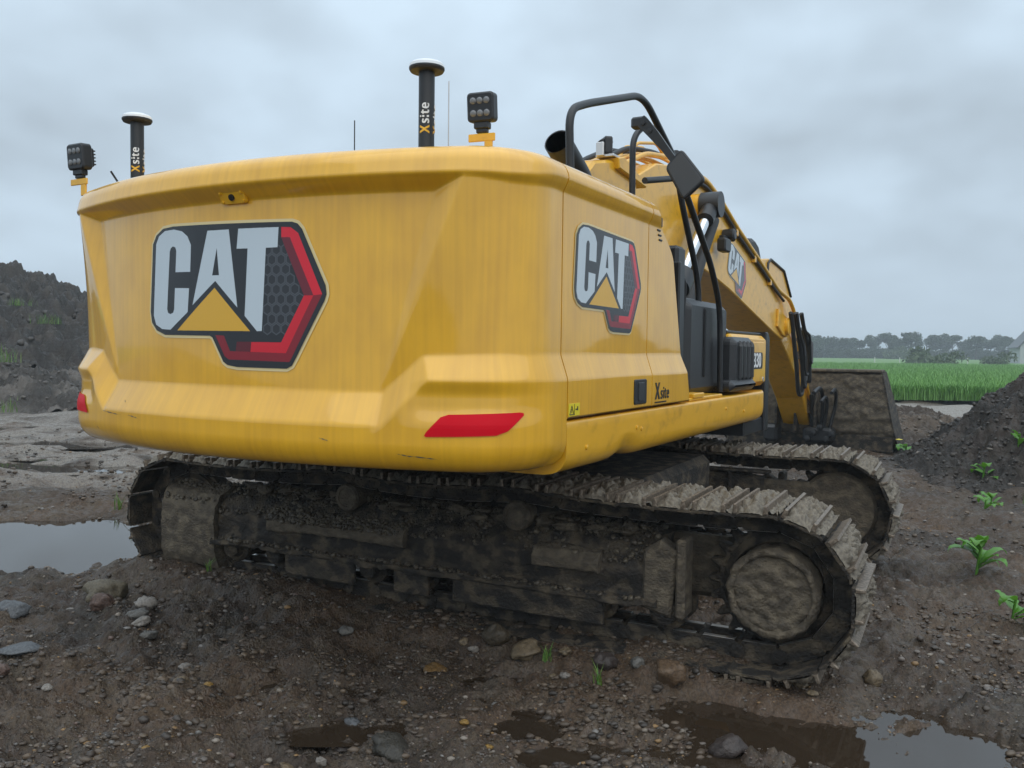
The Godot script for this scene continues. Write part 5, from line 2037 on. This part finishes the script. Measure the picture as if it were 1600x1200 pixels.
		part("carrier_roller", mb.mesh(mats.dirt), tf)
	# bottom rollers and the guards between them
	for k in 9:
		var a := -1.5 + k * 0.385
		mb = MB.new()
		mb.lathe([Vector2(0, -0.19), Vector2(0.06, -0.19), Vector2(0.07, -0.13), Vector2(0.105, -0.12), Vector2(0.105, -0.09), Vector2(0.085, -0.08), Vector2(0.085, 0.08), Vector2(0.105, 0.09), Vector2(0.105, 0.12), Vector2(0.07, 0.13), Vector2(0.06, 0.19), Vector2(0, 0.19)], 20, Transform3D(Basis.IDENTITY, Vector3(a, 0.285, 0)))
		mb.box(Vector3(a, 0.29, 0.17 * sg), Vector3(0.12, 0.09, 0.05), 0.01)
		part("bottom_roller", mb.mesh(mats.grime), tf)
	for g in [[-0.98, -0.42], [-0.12, 0.13], [0.3, 1.25]]:
		mb = MB.new()
		mb.box(Vector3((g[0] + g[1]) * 0.5, 0.25, 0.215 * sg), Vector3(g[1] - g[0], 0.14, 0.035), 0.008)
		part("roller_guard", mb.mesh(mats.grime), tf)
	# soil lumps lying on the frame and clinging round the bottom run
	var lump := MB.new()
	var r := RandomNumberGenerator.new()
	r.seed = 1050 + int(sg)
	for k in 70:
		var c := Vector3.ZERO
		if true:
			c = Vector3(r.randf_range(-1.5, 1.4), 0.655 + 0.04 * r.randf(), (-0.05 + 0.12 * r.randf()) * sg)
		add_lump(lump, c, Vector3(0.03 + 0.05 * r.randf(), 0.014 + 0.02 * r.randf(), 0.03 + 0.04 * r.randf()), r)
	var lp := part("mud_lumps", lump.mesh(mats.dirt), tf)
	lp.set_meta("kind", "stuff")
	# crumbs of soil lying on the frame's shoulders
	var cm := MultiMesh.new()
	cm.transform_format = MultiMesh.TRANSFORM_3D
	cm.use_colors = true
	cm.mesh = pebble_mesh(1060, 1.0)
	cm.instance_count = 6500
	for k in 6500:
		var a := r.randf_range(-1.62, 1.5)
		var t := pow(r.randf(), 1.3)
		var z := lerpf(-0.1, 0.2, t)
		var y := lerpf(0.69, 0.545, smoothstep(0.3, 1.0, t)) + r.randf_range(-0.02, 0.012)
		if k % 5 == 0:
			a = r.randf_range(-2.1, -1.62)
			z = lerpf(0.0, 0.21, t)
			y = lerpf(0.685, 0.6, smoothstep(0.2, 1.0, t)) + r.randf_range(-0.02, 0.01)
		elif k % 5 == 1:
			a = r.randf_range(-1.13, -0.05)
			z = r.randf_range(0.14, 0.24)
			y = lerpf(0.585, 0.535, (z - 0.14) / 0.1) + r.randf_range(-0.01, 0.01)
		elif k % 20 == 2:
			z = r.randf_range(0.2, 0.25)
			y = 0.353 + 0.008 * r.randf()
		var s := lerpf(0.012, 0.05, pow(r.randf(), 3.0))
		cm.set_instance_transform(k, Transform3D(Basis(Vector3.UP, r.randf() * TAU) * Basis(Vector3.RIGHT, r.randf() * TAU) * Basis.from_scale(Vector3(s, s * 0.7, s)), Vector3(a, y, z * sg)))
		var c := Vector3(0.05, 0.04, 0.03).lerp(Vector3(0.12, 0.098, 0.066), pow(r.randf(), 1.5))
		cm.set_instance_color(k, Color(c.x, c.y, c.z))
	var ci := MultiMeshInstance3D.new()
	ci.name = "mud_crumbs"
	ci.multimesh = cm
	tf.add_child(ci, true)
	ci.set_meta("kind", "stuff")

func add_lump(mb: MB, c: Vector3, s: Vector3, r: RandomNumberGenerator) -> void:
	var nz := noise(FastNoiseLite.TYPE_SIMPLEX, 1.4, 2, r.randi() % 10000)
	var rows := []
	for i in 7:
		var row := PackedVector3Array()
		var la := PI * i / 6.0
		for j in 10:
			var lo := TAU * j / 10.0
			var d := Vector3(sin(la) * cos(lo), cos(la), sin(la) * sin(lo))
			row.push_back(c + d * s * (1.0 + 0.7 * nz.get_noise_3dv(d)))
		rows.append(row)
	mb.grid(rows, false, true)

# ---------------------------------------------------------------- stones, plants, gravel
func rock_mesh(sd: int, flat: float, sharp: float, c: Vector3, n := 14) -> ArrayMesh:
	var nz := noise(FastNoiseLite.TYPE_SIMPLEX, 0.9, 3, sd)
	var cuts := []
	var r := RandomNumberGenerator.new()
	r.seed = sd
	for k in 9:
		cuts.append([Vector3(r.randfn(), r.randfn(), r.randfn()).normalized(), 0.62 + 0.3 * r.randf()])
	var mb := MB.new()
	mb.use_col = true
	mb.tint = Color(c.x, c.y, c.z)
	var rows := []
	for i in n + 1:
		var row := PackedVector3Array()
		var la := PI * i / n
		for j in n * 2:
			var lo := TAU * j / (n * 2.0)
			var d := Vector3(sin(la) * cos(lo), cos(la), sin(la) * sin(lo))
			var rr := 1.0 + 0.45 * nz.get_noise_3dv(d)
			for q in cuts:
				var k: float = d.dot(q[0])
				if k > 0.05:
					rr = lerpf(rr, minf(rr, q[1] / k), sharp)
			row.push_back(d * rr * Vector3(0.5, 0.5 * flat, 0.42))
		rows.append(row)
	mb.grid(rows, false, true)
	return mb.mesh(mats.stone)

func make_stones() -> void:
	var grey := Vector3(0.19, 0.18, 0.17)
	var tan_ := Vector3(0.24, 0.18, 0.11)
	var red := Vector3(0.17, 0.105, 0.085)
	var pale := Vector3(0.36, 0.33, 0.3)
	var dark := Vector3(0.075, 0.062, 0.052)
	var ochre := Vector3(0.42, 0.25, 0.06)
	var blue := Vector3(0.15, 0.165, 0.18)
	# x, z, width, flatness, colour, label
	var list := [
		[-2.63, -5.66, 0.27, 0.8, Vector3(0.2, 0.17, 0.12), "largest pale brown boulder left of the track"],
		[-2.50, -5.32, 0.14, 0.8, red, "round reddish stone at the foot of the largest boulder"],
		[-2.20, -5.26, 0.125, 0.75, pale, "pale speckled round stone right of the largest boulder"],
		[-2.19, -5.10, 0.15, 0.4, grey, "long grey stone below the pale speckled stone"],
		[-2.13, -5.02, 0.105, 0.5, pale, "small pale stone wedged between two grey stones"],
		[-2.06, -4.91, 0.145, 0.4, grey, "flat grey stone lowest of the stone cluster"],
		[-3.04, -5.30, 0.2, 0.45, blue, "bluish grey stone half sunk at the left edge"],
		[-2.61, -4.61, 0.24, 0.25, blue, "sharp slate slab at the left edge"],
		[-2.51, -4.28, 0.085, 0.8, red, "reddish stone below the slate slab at the left edge"],
		[-1.98, -4.40, 0.066, 0.7, ochre, "small bright ochre stone in the left foreground"],
		[-2.20, -4.12, 0.062, 0.5, pale, "small whitish stone in the left foreground"],
		[-2.75, -5.42, 0.065, 0.6, pale, "small pale stone left of the largest boulder"],
		[0.08, -4.66, 0.19, 0.5, tan_, "broad tan stone in front of the track's middle"],
		[-0.39, -4.61, 0.145, 0.55, Vector3(0.24, 0.14, 0.05), "orange brown stone beside the narrow brown puddle"],
		[0.8, -4.31, 0.17, 0.85, Vector3(0.2, 0.13, 0.08), "big brown stone before the sprocket end of the track"],
		[1.45, -4.3, 0.08, 0.6, tan_, "small tan stone in the puddle below the sprocket"],
		[1.86, -4.40, 0.11, 0.9, tan_, "round tan stone right of the puddle"],
		[0.95, -3.71, 0.16, 0.75, dark, "dark wet stone at the bottom edge below the puddle"],
		[-0.72, -3.98, 0.085, 0.6, blue, "grey blue stone right below the small bright puddle"],
		[-0.25, -4.86, 0.06, 0.7, tan_, "small tan pebble left of the broad tan stone"],
		[-0.2, -4.8, 0.062, 0.6, pale, "small whitish pebble left of the broad tan stone"],
		[0.23, -4.46, 0.06, 0.7, tan_, "tan pebble at the right end of the narrow puddle"],
		[0.29, -4.42, 0.055, 0.6, pale, "pale pebble at the right end of the narrow puddle"],
		[1.47, -4.18, 0.06, 0.5, tan_, "flat brown pebble in the right puddle"],
		[-0.91, -3.54, 0.09, 0.6, tan_, "tan stone at the bottom edge left of the dark clod"],
		[-0.77, -3.56, 0.045, 0.9, pale, "pale pebble at the bottom edge beside the tan stone"],
		[-0.72, -3.75, 0.06, 0.5, dark, "dark flat pebble just left of the big dark clod"],
		[-0.50, -3.70, 0.18, 0.7, Vector3(0.06, 0.052, 0.045), "big dark clod with stone core in the centre foreground"],
		[-0.19, -3.83, 0.045, 0.6, ochre, "upper orange pebble right of the big dark clod"],
		[-0.08, -3.64, 0.04, 0.6, ochre, "lower orange pebble right of the big dark clod"],
		[6.96, -13.93, 0.2, 0.5, pale, "pale stone beside the small puddle by the right heap"],
		[6.86, -11.4, 0.3, 0.5, grey, "broad grey stone at the right edge on the heap"],
		[5.94, -10.2, 0.22, 0.6, dark, "dark stone at the foot of the right heap"],
		[6.04, -9.8, 0.3, 0.55, grey, "large grey stone lowest at the foot of the right heap"],
		[0.5, -4.48, 0.14, 0.7, dark, "dark earthy clod right of the broad tan stone"],
		[-1.61, -4.24, 0.07, 0.5, tan_, "flat tan pebble right of the ochre stone"],
		[-1.48, -4.26, 0.045, 0.6, ochre, "tiny orange pebble right of the flat tan pebble"],
		[-1.71, -4.58, 0.085, 0.4, pale, "flat pale pebble above the flat tan pebble"],
		[-0.94, -4.99, 0.11, 0.5, grey, "grey stone before the track above the bright puddle"],
		[-1.49, -3.54, 0.045, 0.6, ochre, "yellowish pebble at the bottom edge left"],
		[-0.06, -4.82, 0.16, 0.7, Vector3(0.1, 0.075, 0.05), "brown clod at the foot of the track's middle"],
		[0.3, -4.62, 0.075, 0.6, tan_, "tan pebble between track and dark earthy clod"],
		[0.66, -4.42, 0.09, 0.7, grey, "grey stone behind the big brown stone"],
	]
	for k in list.size():
		var s: Array = list[k]
		var me := rock_mesh(2000 + k, s[3], 0.85 if k in [0, 7, 12, 14] else 0.55, s[4] * 0.68)
		var y = ground_h(s[0], s[1]) + s[2] * s[3] * 0.22
		if s[0] > 5.0:
			y = on_heap(2, s[0], s[1]) + s[2] * s[3] * 0.2
		var b := Basis(Vector3.UP, rng.randf_range(-0.5, 0.5)) * Basis(Vector3.BACK, rng.randf_range(-0.2, 0.2))
		thing_mesh("clod" if "clod" in s[5] else "stone", me, s[5], "clod" if "clod" in s[5] else "stone", Transform3D(b.scaled(Vector3.ONE * s[2]), Vector3(s[0], y, s[1])), "stones lying in the mud")

func leaf_mesh(length: float, width: float, bend: float, teeth: int) -> ArrayMesh:
	var mb := MB.new()
	var rows := []
	var n := 16
	for i in n + 1:
		var t := float(i) / n
		var wv := width * 0.5 * pow(sin(PI * pow(t, 0.75)), 0.8)
		if teeth > 0:
			wv *= 0.72 + 0.28 * absf(sin(PI * teeth * t))
		var c := Vector3(0, sin(t * 1.5) * length * 0.38 - bend * t * t * length, cos(t * 0.9) * length * t)
		rows.append(PackedVector3Array([c + Vector3(-wv, wv * 0.25, 0), c, c + Vector3(wv, wv * 0.25, 0)]))
	mb.grid(rows, false)
	return mb.mesh(mats.weed)

func make_plants() -> void:
	var lm := [leaf_mesh(0.2, 0.075, 0.35, 5), leaf_mesh(0.16, 0.06, 0.2, 4), leaf_mesh(0.13, 0.055, 0.5, 3)]
	# x, z, scale, leaves, label
	var weeds := [
		[3.49, -6.5, 1.15, 15, "bushy bright green weed with toothed leaves right of the track"],
		[3.14, -5.42, 0.9, 7, "low green weed with broad leaves at the right edge"],
		[5.36, -9.75, 1.0, 7, "green weed at the foot of the right soil heap"],
		[5.0, -9.2, 0.8, 6, "smaller green weed left of the one by the heap"],
		[6.3, -14.0, 1.3, 8, "green weed with yellow flower beside the small puddle"],
		[6.7, -13.7, 1.1, 6, "green weed right of the flowering weed by the small puddle"],
		[6.05, -11.2, 1.1, 7, "green weed low on the right soil heap"],
		[6.55, -11.3, 0.9, 6, "upper green weed on the right soil heap"],
	]
	for w in weeds:
		var y := ground_h(w[0], w[1])
		if w[1] < -8.0 and w[0] > 5.5 and w[1] > -13.0:
			y = on_heap(2, w[0], w[1])
		var t := thing("weed", w[4], "weed", Transform3D(Basis.IDENTITY.scaled(Vector3.ONE * w[2] * 1.45), Vector3(w[0], y, w[1])), "green weeds in the mud")
		var stem := MB.new()
		stem.tube(PackedVector3Array([Vector3(0, -0.02, 0), Vector3(0.01, 0.06, 0), Vector3(0.015, 0.13, 0.01)]), 0.006, 6)
		part("stem", stem.mesh(mats.weed), t)
		for k in w[3]:
			var a: float = TAU * k / w[3] + rng.randf() * 0.7
			var up = 0.01 + 0.11 * float(k) / w[3]
			part("leaf", lm[k % 3], t, Transform3D(Basis(Vector3.UP, a) * Basis(Vector3.RIGHT, rng.randf_range(-0.5, 0.25)), Vector3(0.01, up, 0)))
		if "flower" in w[4] and "right of" not in w[4]:
			var fb := MB.new()
			fb.lathe([Vector2(0.0, 0), Vector2(0.03, 0.008), Vector2(0.0, 0.014)], 10, Transform3D(Basis(Vector3.RIGHT, -PI / 2), Vector3(-0.06, 0.16, 0.03)))
			part("flower", fb.mesh(mats.sign_yellow), t)
	# grass tufts
	var tufts := [
		[0.2, -4.58, 0.09, "thin grass sprig beside the broad tan stone"],
		[0.45, -4.36, 0.11, "thin grass sprig left of the big brown stone"],
		[-2.05, -5.9, 0.09, "small dark green tuft behind the stone cluster"],
		[-3.3, -7.6, 0.16, "grass tuft on the mud spit of the left puddle"],
		[-4.0, -8.9, 0.2, "grass tuft on the bank behind the left puddle"],
		[-2.9, -8.7, 0.18, "grass tuft nearest the idler end of the track"],
		[6.4, -10.4, 0.45, "tall dry grass tuft on the right soil heap"],
		[5.75, -9.6, 0.3, "short grass tuft among the stones by the right heap"],
		[-19.2, -34.5, 0.35, "weedy green tuft highest on the large left heap"],
		[-18.5, -33.0, 0.32, "weedy green tuft left of middle on the large left heap"],
		[-16.6, -31.5, 0.4, "weedy green tuft on the large left heap beside the machine"],
		[-13.2, -22.6, 0.4, "green tuft on the pale bank beside the machine"],
		[-13.9, -22.9, 0.4, "green tuft on the pale bank further left"],
		[-12.2, -20.9, 0.35, "low green tuft at the foot of the pale bank"],
		[-0.9, -3.95, 0.03, "tiny green seedling below the small bright puddle"],
	]
	for q in tufts:
		var mb := MB.new()
		mb.use_col = true
		for k in (60 if q[1] < -15.0 else 18):
			var a := rng.randf() * TAU
			var h: float = q[2] * (0.5 + rng.randf() * 0.6)
			var p = Vector3(rng.randfn(), 0, rng.randfn()) * q[2] * (0.6 if q[1] < -15.0 else 0.12)
			var lean := Vector3(cos(a), 0, sin(a)) * h * (0.2 + 0.5 * rng.randf())
			var side = Vector3(-sin(a), 0, cos(a)) * (0.002 + q[2] * 0.014)
			var g := rng.randf()
			mb.tint = Color(0.05 + 0.1 * g, 0.15 + 0.08 * g, 0.02 + 0.02 * g)
			var m1 = p + Vector3(0, h * 0.6, 0) + lean * 0.35
			mb.quad(p - side, p + side, m1 + side * 0.8, m1 - side * 0.8)
			mb.tri(m1 - side * 0.8, m1 + side * 0.8, p + Vector3(0, h, 0) + lean)
		var y := ground_h(q[0], q[1])
		if q[0] > 6.0:
			y = on_heap(2, q[0], q[1])
		elif q[1] < -15.0:
			y = maxf(on_heap(0, q[0], q[1]), on_heap(1, q[0], q[1]))
		thing_mesh("grass_tuft", mb.mesh(mats.blade), q[3], "grass tuft", Transform3D(Basis.IDENTITY, Vector3(q[0], y, q[1])), "grass tufts in the mud")

func scatter(called: String, label: String, category: String, me: Mesh, count: int, sizes: Vector2, sink: float, palette: Array, sd: int) -> void:
	var r := RandomNumberGenerator.new()
	r.seed = sd
	var dens := noise(FastNoiseLite.TYPE_SIMPLEX, 0.7, 3, sd + 1)
	var mm := MultiMesh.new()
	mm.transform_format = MultiMesh.TRANSFORM_3D
	mm.use_colors = true
	mm.mesh = me
	mm.instance_count = count
	var i := 0
	while i < count:
		var d := 2.9 + 14.0 * pow(r.randf(), 2.6)
		var x := d * lerpf(-0.72, 0.72, r.randf())
		if dens.get_noise_2d(x, -d) * 1.6 + 0.35 < r.randf():
			continue
		var h := ground_h(x, -d)
		if h < -0.085:
			continue
		var s := lerpf(sizes.x, sizes.y, pow(r.randf(), 5.0)) * (0.8 + d * 0.06)
		var b := Basis(Vector3.UP, r.randf() * TAU) * Basis(Vector3.RIGHT, r.randf_range(-0.5, 0.5))
		b = b.scaled(Vector3(s, s * (0.4 + 0.4 * r.randf()), s * (0.6 + 0.4 * r.randf())))
		mm.set_instance_transform(i, Transform3D(b, Vector3(x, h + s * sink, -d)))
		var c: Vector3 = palette[r.randi() % palette.size()]
		c *= 0.7 + 0.6 * r.randf()
		mm.set_instance_color(i, Color(c.x, c.y, c.z))
		i += 1
	var mi := MultiMeshInstance3D.new()
	mi.name = called
	mi.multimesh = mm
	add_child(mi)
	tag(mi, label, category, "", "stuff")

func pebble_mesh(sd: int, sharp: float) -> ArrayMesh:
	var me := rock_mesh(sd, 0.9, sharp, Vector3.ONE, 5)
	me.surface_set_material(0, mats.gravel)
	return me

func make_gravel() -> void:
	var cols := [Vector3(0.1, 0.08, 0.065), Vector3(0.13, 0.11, 0.095), Vector3(0.17, 0.14, 0.11), Vector3(0.11, 0.075, 0.06), Vector3(0.07, 0.06, 0.05), Vector3(0.15, 0.14, 0.13), Vector3(0.2, 0.17, 0.14), Vector3(0.2, 0.12, 0.05)]
	scatter("gravel", "small pebbles strewn over the mud", "gravel", pebble_mesh(3001, 0.6), 13000, Vector2(0.006, 0.045), -0.05, cols, 3100)
	scatter("grit", "sharp grit strewn over the mud", "gravel", pebble_mesh(3002, 0.9), 34000, Vector2(0.004, 0.022), 0.05, cols, 3200)
	var soil := [Vector3(0.06, 0.044, 0.032), Vector3(0.08, 0.057, 0.038), Vector3(0.042, 0.033, 0.026), Vector3(0.1, 0.072, 0.048)]
	scatter("mud_crumbs", "crumbs and clods of loose mud", "mud", pebble_mesh(3003, 1.0), 52000, Vector2(0.006, 0.055), 0.0, soil, 3300)
	heap_crumbs()

# loose lumps lying on the heaps
func heap_crumbs() -> void:
	var r := RandomNumberGenerator.new()
	r.seed = 3400
	var mm := MultiMesh.new()
	mm.transform_format = MultiMesh.TRANSFORM_3D
	mm.use_colors = true
	mm.mesh = pebble_mesh(3004, 1.0)
	mm.instance_count = 36000
	for i in 36000:
		var k: int = [0, 0, 1, 2, 2, 2, 3][r.randi() % 7]
		var d: Dictionary = heaps[k]
		var a := r.randf() * TAU
		var q := sqrt(r.randf())
		var lx: float = cos(a) * q * d.rx
		var lz: float = sin(a) * q * d.rz
		var s := lerpf(0.02, [0.4, 0.16, 0.09, 0.12][k], pow(r.randf(), 5.0))
		var p: Vector3 = d.xf * Vector3(lx, heap_h(d, lx, lz), lz)
		mm.set_instance_transform(i, Transform3D(Basis(Vector3.UP, r.randf() * TAU) * Basis(Vector3.RIGHT, r.randf() * TAU) * Basis.from_scale(Vector3(s, s * 0.8, s)), p))
		var c: Vector3 = [Vector3(0.035, 0.028, 0.022), Vector3(0.08, 0.07, 0.06), Vector3(0.036, 0.029, 0.023), Vector3(0.09, 0.07, 0.052)][k]
		if r.randf() < 0.04:
			c = Vector3(0.16, 0.14, 0.12)
		c *= 0.7 + 0.6 * r.randf()
		mm.set_instance_color(i, Color(c.x, c.y, c.z))
	var mi := MultiMeshInstance3D.new()
	mi.name = "heap_crumbs"
	mi.multimesh = mm
	add_child(mi)
	tag(mi, "loose lumps lying on the soil heaps", "soil", "", "stuff")
